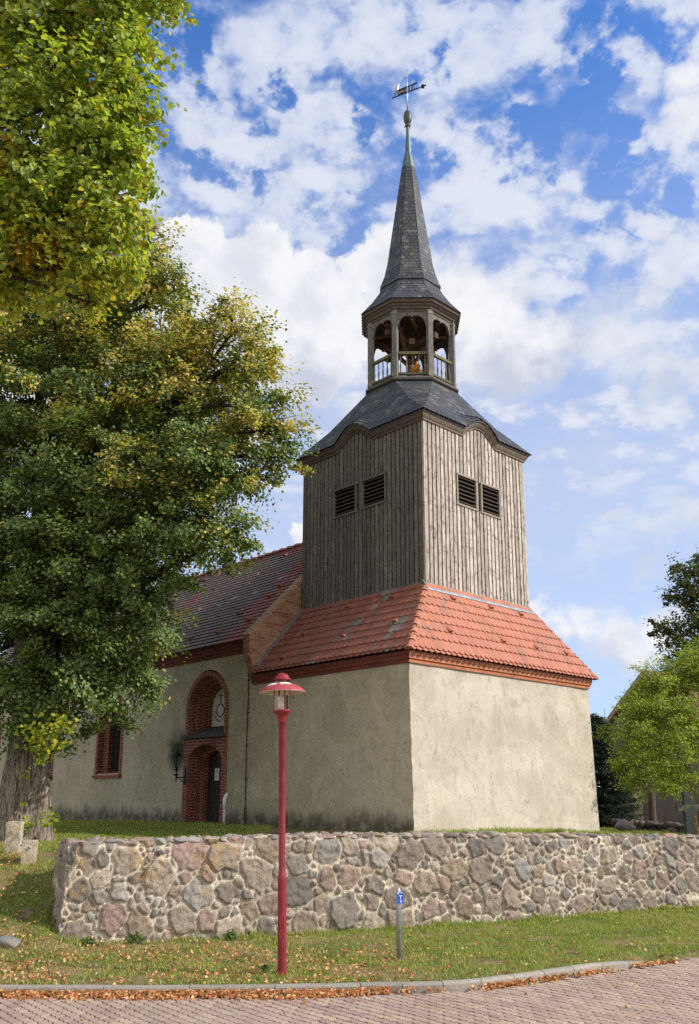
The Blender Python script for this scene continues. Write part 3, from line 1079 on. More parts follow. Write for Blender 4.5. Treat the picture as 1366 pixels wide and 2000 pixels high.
def build_masonry():
    bt = lambda z: 0.10 * (z - 1.5) / 3.4
    zs = np.arange(0.9, 4.9401, 0.08)
    def wob(b, k):
        sh = b.shape
        return (fbm(np.column_stack([b.ravel() * 3.1, b.ravel() * 0 + k]), 15 + k, 4).reshape(sh) - 0.5) * 0.05
    fade = lambda a: np.clip(1 - a / 0.30, 0, 1) ** 1.5
    wall_grid(lambda a, b, d: (a + fade(a) * (wob(b, 0) + 0.012), bt(b) - d + fade(a) * (wob(b, 3) + 0.012), b), np.concatenate([[0, 0.02, 0.05, 0.09, 0.14, 0.2, 0.27], np.linspace(0.35, 6.70, 86)]), zs, M['plaster_front'], 'tower_wall', 0.016, 3)
    o = wall_grid(lambda a, b, d: (0 * a - d + fade(a) * (wob(b, 0) + 0.012), np.where(a > 5.4, a, bt(b) + a * (5.46 - bt(b)) / 5.46) + fade(a) * (wob(b, 3) + 0.012), b), np.concatenate([np.linspace(5.46, 0.35, 76), [0.27, 0.2, 0.14, 0.09, 0.05, 0.02, 0]]), zs, M['plaster_side'], 'tower_wall', 0.012, 5)
    mb = MB()
    mb.box((6.69, 2.8, 2.9), (0.02, 5.2, 4.0))
    mb.box((3.3, 5.43, 2.9), (6.5, 0.02, 4.0))
    mb.build('tower_wall', M['plaster_front'], church)
    # nave wall with openings, in the plane x = 0.02
    def arch(yc, r, z0, zs_, n=18):
        p = [(yc - r, z0), (yc + r, z0)]
        for k in range(n + 1):
            t = math.pi * k / n
            p.append((yc + r * math.cos(t), zs_ + r * math.sin(t)))
        return p
    outer = [(5.40, 0.9), (26.0, 0.9), (26.0, 5.80), (5.40, 5.80)]
    loops = [outer, arch(PORT_Y, PORT_R - 0.03, 1.0, 4.52)[::-1]]
    for yc, r in WINS:
        loops.append(arch(yc, r - 0.03, WIN_SILL + 0.03, WIN_SPRING)[::-1])
    flat = [Vector((0.02, p[0], p[1])) for l in loops for p in l]
    tris = geometry.tessellate_polygon([[Vector((p[0], p[1], 0)) for p in l] for l in loops])
    raw_mesh('nave_wall', [tuple(v) for v in flat], [tuple(t) for t in tris], M['plaster_side'], church)
    mb = MB()
    mb.box((6.68, 15.7, 3.35), (0.02, 20.6, 4.9))
    mb.box((3.35, 25.99, 3.35), (6.62, 0.02, 4.9))
    mb.prism([(0.02, 5.8), (6.68, 5.8), (3.35, 9.3)], (1, 0, 0), (0, 0, 1), (0, 1, 0), (0, 25.9, 0), 0.1)
    mb.build('nave_wall', M['plaster_side'], church)


build_masonry()


def sweep_plan(path, prof, uvscale=1.0, closed=False):
    """path: list of ((x, y), (ox, oy)) plan points with outward offset vectors; prof: (out, z) list. Returns an MB with metre uv."""
    mb = MB()
    vs, run = [], [0.0]
    for i, (p, o) in enumerate(path):
        if i:
            run.append(run[-1] + math.dist(p, path[i - 1][0]))
        for w, z in prof:
            vs.append((p[0] + o[0] * w, p[1] + o[1] * w, z))
    m = len(prof)
    pr = [0.0]
    for a, b in zip(prof[:-1], prof[1:]):
        pr.append(pr[-1] + math.dist(a, b))
    fs, uv = [], []
    cnt = len(path)
    for i in range(cnt if closed else cnt - 1):
        j = (i + 1) % cnt
        rj = run[j] if j else run[i] + math.dist(path[i][0], path[0][0])
        for k in range(m - 1):
            fs.append((i * m + k, j * m + k, j * m + k + 1, i * m + k + 1))
            uv.append([(run[i], pr[k]), (rj, pr[k]), (rj, pr[k + 1]), (run[i], pr[k + 1])])
    mb.add(vs, fs, (1, 1, 1), uv)
    if not closed:
        mb.add(vs[:m], [tuple(range(m))], (1, 1, 1), [[p for p in prof]])
        mb.add(vs[-m:], [tuple(range(m - 1, -1, -1))], (1, 1, 1), [[p for p in prof[::-1]]])
    return mb


def build_cornices():
    prof = [(-0.05, 4.86), (0.03, 4.86), (0.03, 4.925), (0.045, 4.935), (0.065, 4.945), (0.065, 5.015), (0.085, 5.02), (0.085, 5.10), (0.06, 5.115), (-0.2, 5.115)]
    q = 0.09
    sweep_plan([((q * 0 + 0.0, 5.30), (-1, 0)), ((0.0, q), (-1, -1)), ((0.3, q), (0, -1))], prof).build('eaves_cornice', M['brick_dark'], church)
    sweep_plan([((0.003, q - 0.001), (-1, -1)), ((6.69, q - 0.001), (1, -1)), ((6.69, 5.3), (1, 0))], prof).build('eaves_cornice', M['brick_cornice'], church)
    prof = [(-0.05, 5.70), (0.03, 5.70), (0.03, 5.79), (0.07, 5.80), (0.07, 5.88), (0.115, 5.89), (0.115, 5.97), (0.15, 5.98), (0.15, 6.02), (-0.2, 6.02)]
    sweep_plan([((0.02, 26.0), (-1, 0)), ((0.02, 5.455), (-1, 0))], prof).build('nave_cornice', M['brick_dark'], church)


build_cornices()


# roof coverings --------------------------------------------------------
def cover_facet(V, F, C, corners, w, expo, shape, thick, colfn, stagger=True, double=False, jitter=0.004, deform=None, overhang=0.02, lift=None, gapw=0.0015):
    """Lay individual tiles on the planar quad corners = bl, br, tr, tl."""
    bl, br, tr, tl = [np.array(c, float) for c in corners]
    ex = br - bl
    Lb = np.linalg.norm(ex)
    ex = ex / Lb
    nrm = np.cross(ex, tl - bl)
    if np.linalg.norm(nrm) < 1e-6:
        nrm = np.cross(ex, tr - bl)
    nrm /= np.linalg.norm(nrm)
    es = np.cross(nrm, ex)
    SL = float((tl - bl) @ es)
    xl, xr = float((tl - bl) @ ex), float((tr - bl) @ ex)
    rows = max(1, int(round(SL / expo)))
    expo = SL / rows
    length = expo * 2.2
    lift = thick if lift is None else lift
    pts = np.array(shape)                      # (x in -.5...5, s 0..1 as fraction of expo) lower outline left to right
    for rI in range(rows):
        layers = [(0.0, 0.0, 0.5), (expo * 0.24, thick, 0.0)] if double else [(0.0, 0.0, 0.5 * (rI % 2) if stagger else 0.0)]
        for ds, dn, sh in layers:
            s0 = rI * expo + ds - (overhang if rI == 0 else 0.0)
            s1 = min(s0 + length, SL)
            lo = min(0.0, xl * s1 / SL) - w
            hi = max(Lb, Lb + (xr - Lb) * s1 / SL) + w
            k0, k1 = int(math.floor(lo / w)), int(math.ceil(hi / w))
            for k in range(k0, k1 + 1):
                xc = (k + sh) * w
                def clampx(x, s):
                    t = min(max(s / SL, 0.0), 1.0)
                    return min(max(x, xl * t), Lb + (xr - Lb) * t)
                low = [(xc + p[0] * (w - gapw), s0 + p[1] * expo) for p in pts]
                up = [(xc + 0.5 * (w - gapw), s1), (xc - 0.5 * (w - gapw), s1)]
                poly = low + up
                cl = [(clampx(x, s), s) for x, s in poly]
                if max(c[0] for c in cl) - min(c[0] for c in cl) < 0.012:
                    continue
                jn = (rng.random() - 0.5) * jitter * 0.6
                js = (rng.random() - 0.5) * jitter
                b = len(V)
                n = len(cl)
                for lay in (0, 1):
                    for x, s in cl:
                        tt = (s - s0) / max(length, 1e-6)
                        hgt = dn + lift * 2.1 * (1 - tt) + jn + (0.004 if lay == 0 else 0.004 - thick)
                        p = bl + ex * x + es * (s + js) + nrm * hgt
                        if deform is not None:
                            p = deform(p, x, max(s, 0.0))
                        V.append(tuple(p))
                c = colfn(xc, s0, SL, Lb)
                F.append(tuple(b + i for i in range(n)))
                C.append(c)
                m = len(low)
                for i in range(m - 1):
                    F.append((b + n + i, b + n + i + 1, b + i + 1, b + i))
                    C.append(c)
                for i, j in ((m - 1, m), (n - 1, 0)):
                    F.append((b + n + i, b + n + j, b + j, b + i))
                    C.append(c)
    return ex, es, nrm, SL


ROUND = [(-0.5, 0.30), (-0.40, 0.12), (-0.2, 0.02), (0.0, 0.0), (0.2, 0.02), (0.40, 0.12), (0.5, 0.30)]
SQUARE = [(-0.5, 0.03), (-0.25, 0.0), (0.25, 0.0), (0.5, 0.03)]
SCALE = [(-0.5, 0.42), (-0.30, 0.10), (-0.05, 0.0), (0.28, 0.08), (0.5, 0.45)]


def vary(c, amt):
    f = 1 + (rng.random() - 0.5) * 2 * amt
    return (c[0] * f, c[1] * f * (1 + (rng.random() - 0.5) * amt * 0.4), c[2] * f)


def solid_facets(quads, name, mat, colr, drop=0.012):
    mb = MB()
    for qd in quads:
        mb.add(qd, [tuple(range(len(qd)))], colr)
    return mb.build(name, mat, church)


def hip_tiles(a, b, name, mat, r=0.10, step=0.30, colr=(0.42, 0.17, 0.115)):
    """Overlapping half-round ridge tiles from a (low) to b (high)."""
    a, b = Vector(a), Vector(b)
    d = (b - a)
    n = max(1, int(round(d.length / step)))
    d.normalize()
    side = d.cross(Vector((0, 0, 1))).normalized()
    up = side.cross(d).normalized()
    V, F, C = [], [], []
    st = (b - a).length / n
    for i in range(n):
        p0 = a + d * (i * st - 0.03)
        c = vary(colr, 0.12)
        b0 = len(V)
        for t, rr, lift in ((0.0, r * 1.10, 0.020), (st * 0.18, r * 1.10, 0.018), (st * 0.20, r, 0.012), (st + 0.06, r * 0.9, 0.0)):
            for k in range(9):
                th = math.pi * (k / 8.0)
                V.append(tuple(p0 + d * t + side * (math.cos(th) * rr) + up * (math.sin(th) * rr * 0.85 + lift - 0.03)))
        for s in range(3):
            for k in range(8):
                F.append((b0 + s * 9 + k, b0 + s * 9 + k + 1, b0 + (s + 1) * 9 + k + 1, b0 + (s + 1) * 9 + k))
                C.append(c)
        F.append(tuple(b0 + k for k in range(9)))
        C.append(tuple(x * 0.6 for x in c))
    return raw_mesh(name, V, F, mat, church, C, smooth=False)


SK_O, SK_Z, SK_T = 0.15, 5.125, 6.87
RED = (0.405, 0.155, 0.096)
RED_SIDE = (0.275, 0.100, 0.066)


def build_skirt_roof():
    q = 0.09
    A = (-SK_O, q - SK_O, SK_Z)
    B = (6.70 + SK_O, q - SK_O, SK_Z)
    Cc = (TX1, TY0, SK_T)
    D = (TX0, TY0, SK_T)
    E_ = (-SK_O, 5.30, SK_Z)
    Fp = (TX0, 5.20, SK_T)
    G = (6.70 + SK_O, 5.30, SK_Z)
    H_ = (TX1, 5.20, SK_T)
    V, F, C = [], [], []
    cover_facet(V, F, C, (A, B, Cc, D), 0.18, 0.25, ROUND, 0.023, lambda x, s, S, L: vary(RED, 0.11), double=True, overhang=0.05)
    raw_mesh('skirt_roof', V, F, M['tile'], church, C)

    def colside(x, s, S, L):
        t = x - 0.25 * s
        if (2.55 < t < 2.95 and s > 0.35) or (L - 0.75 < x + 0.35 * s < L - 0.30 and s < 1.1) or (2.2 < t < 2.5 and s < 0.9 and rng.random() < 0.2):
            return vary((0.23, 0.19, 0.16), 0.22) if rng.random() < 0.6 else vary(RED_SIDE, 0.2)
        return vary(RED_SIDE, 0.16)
    V, F, C = [], [], []
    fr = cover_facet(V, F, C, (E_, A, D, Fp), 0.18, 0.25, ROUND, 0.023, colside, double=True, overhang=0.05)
    cover_facet(V, F, C, (B, G, H_, Cc), 0.18, 0.25, ROUND, 0.023, lambda x, s, S, L: vary(RED, 0.11), double=True, overhang=0.05)
    raw_mesh('skirt_roof', V, F, M['tile'], church, C)
    solid_facets([(A, B, Cc, D), (E_, A, D, Fp), (B, G, H_, Cc)], 'roof_underlay', M['dark'], (0.05, 0.04, 0.03))
    hip_tiles(A, D, 'hip_tiles', M['tile'], 0.088, 0.285, (0.46, 0.185, 0.115))
    hip_tiles(B, Cc, 'hip_tiles', M['tile'], 0.088, 0.285)
    # ventilation tiles
    vt = MB()
    vt.add([(-0.065, 0.0, 0.0), (0.065, 0.0, 0.0), (0.065, -0.015, 0.055), (0.035, -0.02, 0.078), (-0.035, -0.02, 0.078), (-0.065, -0.015, 0.055), (-0.05, 0.17, 0.0), (0.05, 0.17, 0.0)],
           [(0, 1, 2, 3, 4, 5), (2, 1, 7), (3, 2, 7), (4, 3, 7, 6), (5, 4, 6), (0, 5, 6)], (0.34, 0.115, 0.065))
    proto = vt.build('vent_tile', M['tile'], church)

    def place(bl, br, tl, spots, first=[True]):
        bl, br, tl = Vector(bl), Vector(br), Vector(tl)
        ex = (br - bl).normalized()
        n = ex.cross(tl - bl).normalized()
        es = n.cross(ex)
        rot = Matrix((ex, es, n)).transposed().to_euler()
        for x, s in spots:
            o = proto if first[0] else copy_part(proto, church)
            first[0] = False
            o.location = bl + ex * x + es * s + n * 0.05
            o.rotation_euler = rot
    place(A, B, (A[0], D[1], D[2]), [(2.25, 1.62), (3.65, 1.62), (4.85, 1.62), (1.55, 0.60), (3.45, 0.60), (4.75, 0.60), (6.05, 0.60)])
    place(E_, A, (D[0], E_[1], D[2]), [(2.2, 1.95), (3.7, 1.95), (1.2, 1.15), (2.9, 0.75), (4.4, 0.95), (1.1, 0.3)])
    place((-0.2, 26.0, 6.0), (-0.2, 5.45, 6.0), (3.35, 26.0, 9.55),
          [(19.9, 0.85), (19.75, 1.95), (19.8, 2.4), (19.0, 1.35), (18.9, 0.5), (17.5, 0.55), (15.9, 0.5), (18.2, 4.45), (14.0, 4.4), (12.6, 4.4), (10.0, 4.4), (14.2, 0.5)])
    # lead flashings at the foot of the timber tower
    fl = MB()
    fl.prism([(0.0, 0.035), (0.02, 0.075), (-0.15, -0.145), (-0.155, -0.175)], (0, 1, 0), (0, 0, 1), (1, 0, 0), (TX0 - 0.09, TY0 - 0.005, SK_T + 0.02), 4.07)
    fl.prism([(0.0, 0.035), (0.02, 0.075), (-0.10, -0.055), (-0.105, -0.085)], (1, 0, 0), (0, 0, 1), (0, 1, 0), (TX0 - 0.005, TY0 - 0.05, SK_T + 0.02), 4.3)
    fl.build('lead_flashing', M['lead'], church)
    zf = MB()
    a, b = Vector((-0.06, 5.13, 5.30)), Vector((TX0 + 0.02, 5.13, 6.97))
    d = (b - a).normalized()
    zf.box((a + b) / 2, ((b - a).length, 0.16, 0.05), (1, 1, 1), d, (0, 1, 0), Vector((0, 1, 0)).cross(d) * -1)
    zf.build('valley_flashing', M['zinc'], church)


build_skirt_roof()


def build_nave_roof():
    V, F, C = [], [], []
    y1, y0 = 26.2, 5.50

    def coln(x, s, S, L):
        edge = L - x
        n = vnoise(np.array([[x * 0.8, s * 1.3]]), 9)[0]
        red = (edge < 0.75 + 0.5 * n) or (s > S * (0.86 + 0.12 * n)) or (n > 0.90)
        if rng.random() < 0.006:
            return (0.42, 0.42, 0.42)
        return vary((0.30, 0.105, 0.078), 0.18) if red else vary((0.195, 0.142, 0.120), 0.14)
    sl = 0.17
    cover_facet(V, F, C, ((-0.20, y1, 5.98), (-0.20, y0, 5.98), (3.35, y0, 9.53), (3.35, y1, 9.53)), 0.20, 0.172, [(-0.5, 0.10), (-0.2, 0.0), (0.2, 0.0), (0.5, 0.10)], 0.020, coln, jitter=0.006, lift=0.030)
    raw_mesh('nave_roof', V, F, M['tile'], church, C)
    mb = MB()
    mb.add([(-0.20, y1, 5.97), (-0.20, y0, 5.97), (3.35, y0, 9.52), (3.35, y1, 9.52), (6.90, y0, 5.97), (6.90, y1, 5.97)], [(0, 1, 2, 3), (3, 2, 4, 5)], RED_SIDE)
    mb.build('nave_roof', M['tile'], church)
    hip_tiles((3.35, y1, 9.56), (3.35, y0 - 0.3, 9.56), 'ridge_tiles', M['tile'], 0.12, 0.36, (0.24, 0.075, 0.055))
    # brick gable with kneeler, rising just above the tiles
    g = MB()
    g.prism([(-0.24, 5.62), (-0.24, 6.04), (3.35, 9.63), (6.94, 6.04), (6.94, 5.62), (6.66, 4.95), (0.04, 4.95)], (1, 0, 0), (0, 0, 1), (0, 1, 0), (0, 5.21, 0), 0.25)
    g.build('gable_parapet', M['brick_gable'], church)
    # header course on the verge: row of bricks on edge
    h = MB()
    d = Vector((1, 0, 1)).normalized()
    nn = Vector((-1, 0, 1)).normalized()
    t = 0.0
    while t < 5.0:
        p = Vector((-0.22, 5.335, 6.065)) + d * (t + 0.035)
        h.box(p + nn * 0.02, (0.062, 0.275, 0.075 + 0.012 * rng.random()), vary((0.42, 0.25, 0.14), 0.2), d, (0, 1, 0), nn)
        t += 0.078
    h.build('verge_bricks', M['tile'], church)


build_nave_roof()

# ------------------------------------------------------------------ timber tower
FACES = {
    'front': ((TX0, TY0), (1, 0), (0, -1), TX1 - TX0),
    'right': ((TX1, TY0), (0, 1), (1, 0), TY1 - TY0),
    'back': ((TX1, TY1), (-1, 0), (0, 1), TX1 - TX0),
    'left': ((TX0, TY1), (0, -1), (-1, 0), TY1 - TY0),
}
BUMP_C = {'front': 2.04, 'right': 2.14, 'back': 1.945, 'left': 2.02}
LOUVRES = {'front': [(1.18, 1.87, 9.07, 9.80), (2.11, 2.80, 9.06, 9.79)], 'left': [(1.24, 2.00, 9.15, 9.84), (2.29, 3.04, 9.16, 9.84)], 'right': [], 'back': []}
EAVE_Z, EAVE_O = 11.05, 0.13


def brow(t):
    """Eyebrow rise of the eaves, t = distance from its centre."""
    t = abs(t) / 0.64
    return 0.0 if t >= 1 else 0.35 * (math.cos(t * math.pi) * 0.5 + 0.5) ** 0.5


def build_cladding():
    for nm, (o, ex, n, L) in FACES.items():
        mb = MB()
        side = nm in ('left', 'back')
        holes = LOUVRES[nm]
        O, EX, N = Vector((o[0], o[1], 0)), Vector((ex[0], ex[1], 0)), Vector((n[0], n[1], 0))

        def plank(x0, x1, z0, z1, d0, d1, c):
            if z1 - z0 < 0.02:
                return
            lean = (rng.random() - 0.5) * 0.004
            mb.box(O + EX * ((x0 + x1) / 2 + lean) + N * ((d0 + d1) / 2) + Vector((0, 0, (z0 + z1) / 2)), (x1 - x0, d1 - d0, z1 - z0), c, EX, N)

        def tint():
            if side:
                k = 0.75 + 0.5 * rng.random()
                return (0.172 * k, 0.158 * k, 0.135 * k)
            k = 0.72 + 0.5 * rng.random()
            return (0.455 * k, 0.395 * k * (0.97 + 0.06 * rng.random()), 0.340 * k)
        # backing boards, coloured dark for the shadow seen in the gaps
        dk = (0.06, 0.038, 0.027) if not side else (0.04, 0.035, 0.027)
        x = 0.0
        nb = int(round(L / 0.142))
        st = L / nb
        for i in range(nb):
            x0, x1 = i * st, (i + 1) * st
            for part in (0, 1):
                a, b = (x0, x0 + 0.096) if part == 0 else (x0 + 0.09, x1 + 0.006)
                d0, d1 = (-0.028, 0.032 + 0.008 * rng.random()) if part == 0 else (-0.028, -0.008)
                if i == 0 and part == 0:
                    a = -0.028
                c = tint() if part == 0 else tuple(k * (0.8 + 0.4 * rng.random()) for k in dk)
                top = 10.93 + brow((a + b) / 2 - BUMP_C[nm]) + 0.03
                zz = [(6.865 + 0.012 * rng.random(), top)]
                for h in holes:
                    nz = []
                    for p in zz:
                        if b > h[0] and a < h[1]:
                            # trim sideways where only partly covered
                            if a < h[0] - 0.012:
                                nz.append(p + (a, h[0])) if False else nz.extend([(p[0], h[2]), (h[3], p[1])])
                            else:
                                nz.extend([(p[0], h[2]), (h[3], p[1])])
                        else:
                            nz.append(p)
                    zz = nz
                for z0, z1 in zz:
                    seam = 8.82 + (0.03 if side else 0.0)
                    if part == 0 and z0 < seam < z1 - 0.3:
                        plank(a, b, z0, seam - 0.003, d0, d1, c)
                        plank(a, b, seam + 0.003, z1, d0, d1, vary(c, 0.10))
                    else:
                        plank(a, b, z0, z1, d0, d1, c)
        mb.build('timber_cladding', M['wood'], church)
    core = MB()
    core.box((ACX, ACY, 8.9), (TX1 - TX0 - 0.06, TY1 - TY0 - 0.06, 4.05), (0.06, 0.05, 0.04))
    core.build('tower_core', M['wood'], church)


build_cladding()


def build_louvres():
    for nm in ('front', 'left'):
        o, ex, n, L = FACES[nm]
        O, EX, N = Vector((o[0], o[1], 0)), Vector((ex[0], ex[1], 0)), Vector((n[0], n[1], 0))
        for x0, x1, z0, z1 in LOUVRES[nm]:
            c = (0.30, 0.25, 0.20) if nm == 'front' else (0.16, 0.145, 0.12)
            f = MB()
            P = lambda x, d, z: O + EX * x + N * d + Vector((0, 0, z))
            f.box(P((x0 + x1) / 2, 0.025, z1 + 0.02), (x1 - x0 + 0.12, 0.07, 0.045), vary(c, .1), EX, N)
            f.box(P((x0 + x1) / 2, 0.025, z0 - 0.02), (x1 - x0 + 0.12, 0.07, 0.045), vary(c, .1), EX, N)
            f.box(P(x0 - 0.02, 0.02, (z0 + z1) / 2), (0.045, 0.065, z1 - z0 - 0.004), vary(c, .1), EX, N)
            f.box(P(x1 + 0.02, 0.02, (z0 + z1) / 2), (0.045, 0.065, z1 - z0 - 0.004), vary(c, .1), EX, N)
            f.box(P((x0 + x1) / 2, -0.030, (z0 + z1) / 2), (x1 - x0 + 0.06, 0.01, z1 - z0 + 0.06), (0.012, 0.01, 0.009), EX, N)
            win = f.build('louvre_window', M['wood_trim'], church)
            s = MB()
            k = 7
            for i in range(k):
                z = z0 + (i + 0.65) * (z1 - z0) / k
                a = R(38)
                ey = N * math.cos(a) - Vector((0, 0, 1)) * math.sin(a)
                ez = N * math.sin(a) + Vector((0, 0, 1)) * math.cos(a)
                s.box(P((x0 + x1) / 2, 0.012, z), (x1 - x0 - 0.004, 0.075, 0.012), vary((0.10, 0.08, 0.065), .2), EX, ey, ez)
            s.build('louvre_slats', M['wood_trim'], win)


build_louvres()


def build_tower_eaves():
    prof = [(0.0, -0.20), (0.035, -0.20), (0.04, -0.155), (0.055, -0.15), (0.075, -0.11), (0.095, -0.075), (0.10, -0.045), (0.125, -0.04), (0.13, 0.0), (0.10, 0.012), (0.0, 0.012)]
    for nm, (o, ex, n, L) in FACES.items():
        mb = MB()
        ts = sorted(set([0.0, L] + list(np.linspace(BUMP_C[nm] - 0.82, BUMP_C[nm] + 0.82, 41))))
        vs = []
        for t in ts:
            for w, z in prof:
                w2 = w + 0.032
                tt = t + (-w2 if t == 0.0 else (w2 if t == L else 0.0))
                k = 1.0 + (1.3 * brow(t - BUMP_C[nm]) if w > 0.05 else 0.0) * 0.35
                vs.append((o[0] + ex[0] * tt + n[0] * w2 * k, o[1] + ex[1] * tt + n[1] * w2 * k, EAVE_Z + z + brow(t - BUMP_C[nm])))
        m = len(prof)
        fs, cs = [], []
        for i in range(len(ts) - 1):
            for k in range(m - 1):
                fs.append((i * m + k, (i + 1) * m + k, (i + 1) * m + k + 1, i * m + k + 1))
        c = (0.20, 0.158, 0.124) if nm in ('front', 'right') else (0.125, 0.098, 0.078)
        b0 = len(mb.F)
        mb.add(vs, fs, c)
        for i, f in enumerate(mb.F):
            if i % (m - 1) >= 7:
                mb.C[i] = (0.10, 0.10, 0.11)
            elif i % (m - 1) in (3,):
                mb.C[i] = tuple(x * 0.75 for x in c)
        mb.build('eaves_moulding', M['wood_trim'], church)


build_tower_eaves()

SLATE = (0.058, 0.060, 0.069)


def slate_col(x=0, s=0, S=1, L=1):
    v = rng.random()
    if v < 0.08:
        return vary((0.115, 0.115, 0.105), 0.15)
    if v < 0.14:
        return vary((0.055, 0.057, 0.064), 0.15)
    return vary(SLATE, 0.22)


OCT = lambda A, z, k: (ACX + A / math.cos(math.pi / 8) * math.cos(math.pi / 8 + k * math.pi / 4), ACY + A / math.cos(math.pi / 8) * math.sin(math.pi / 8 + k * math.pi / 4), z)
# vertex k lies between the sides k and k+1; side k faces the angle k*45 degrees


def build_tower_roof():
    xa, xb = TX0 - EAVE_O - 0.06, TX1 + EAVE_O + 0.06
    ya, yb = TY0 - EAVE_O - 0.06, TY1 + EAVE_O + 0.06
    z0, z1 = EAVE_Z + 0.01, 12.72
    A = 1.16
    mid_t, mid_in = 0.42, 0.47      # slightly hollow slope: break ring
    V, F, C = [], [], []
    top = [OCT(A, z1, k) for k in range(8)]
    corner = {1: (xb, yb), 3: (xa, yb), 5: (xa, ya), 7: (xb, ya)}

    def lerp(p, q, t):
        return tuple(a + (b - a) * t for a, b in zip(p, q))
    zm = z0 + (z1 - z0) * 0.40
    under = []
    face_of = {0: 'right', 2: 'back', 4: 'left', 6: 'front'}
    for k in range(8):
        tl, tr = top[k], top[k - 1]
        if k % 2 == 0:
            # straight side between two corners
            cb = corner[(k + 1) % 8]
            ca = corner[(k - 1) % 8]
            bl, br = (cb[0], cb[1], z0), (ca[0], ca[1], z0)
            ml, mr = lerp(bl, tl, mid_in), lerp(br, tr, mid_in)
            ml, mr = (ml[0], ml[1], zm), (mr[0], mr[1], zm)
            nm = face_of[k]
            o, ex, n, L = FACES[nm]

            def deform(p, x, s, o=o, ex=ex, nm=nm):
                t = (p[0] - o[0]) * ex[0] + (p[1] - o[1]) * ex[1]
                f = max(0.0, 1.0 - s / 0.95)
                f = f * f * (3 - 2 * f)
                p = p.copy()
                p[2] += brow(t - BUMP_C[nm]) * f
                return p
            # going up, left to right as seen from outside: order bl, br so that the normal points outwards
            cover_facet(V, F, C, (br, bl, ml, mr), 0.17, 0.115, SCALE, 0.007, slate_col, jitter=0.003, deform=deform)
            cover_facet(V, F, C, (mr, ml, tl, tr), 0.17, 0.115, SCALE, 0.007, slate_col, jitter=0.003)
            under += [(mr, ml, tl, tr)]
            a0, b0, c0, d0 = [np.array(t, float) for t in (br, bl, ml, mr)]
            nrm_len = np.linalg.norm((c0 + d0) / 2 - (a0 + b0) / 2)
            for i in range(28):
                for j in range(5):
                    qd = []
                    for (ii, jj) in ((i, j), (i + 1, j), (i + 1, j + 1), (i, j + 1)):
                        p = (a0 * (1 - ii / 28) + b0 * ii / 28) * (1 - jj / 5) + (d0 * (1 - ii / 28) + c0 * ii / 28) * (jj / 5)
                        qd.append(tuple(deform(p, 0, jj / 5 * nrm_len)))
                    under.append(tuple(qd))
        else:
            c = corner[k]
            bp = (c[0], c[1], z0)
            ml, mr = lerp(bp, tl, mid_in), lerp(bp, tr, mid_in)
            ml, mr = (ml[0], ml[1], zm), (mr[0], mr[1], zm)
            d = np.array(tl) - np.array(tr)
            d /= np.linalg.norm(d)
            b1 = tuple(np.array(bp) - d * 0.002)
            b2 = tuple(np.array(bp) + d * 0.002)
            cover_facet(V, F, C, (b1, b2, ml, mr), 0.15, 0.115, SCALE, 0.007, slate_col, jitter=0.003)
            cover_facet(V, F, C, (mr, ml, tl, tr), 0.15, 0.115, SCALE, 0.007, slate_col, jitter=0.003)
            under += [(b1, b2, ml, mr), (mr, ml, tl, tr)]
    raw_mesh('tower_roof', V, F, M['slate'], church, C)
    mb = MB()
    for qd in under:
        mb.add([(p[0], p[1], p[2] - 0.015) for p in qd], [(0, 1, 2, 3)], (0.05, 0.05, 0.055))
    mb.build('roof_underlay', M['slate'], church)


def fix_winding():
    pass


build_tower_roof()

LZ0, LZ1 = 12.74, 14.78
LA = 1.10


def oct_ring(prof, name, mat, colr):
    mb = MB()
    n = 8
    vs, fs = [], []
    for A, z in prof:
        for k in range(n):
            vs.append(OCT(A, z, k))
    for i in range(len(prof) - 1):
        for k in range(n):
            fs.append((i * n + k, i * n + (k + 1) % n, (i + 1) * n + (k + 1) % n, (i + 1) * n + k))
    mb.add(vs, fs, colr)
    return mb.build(name, mat, church)


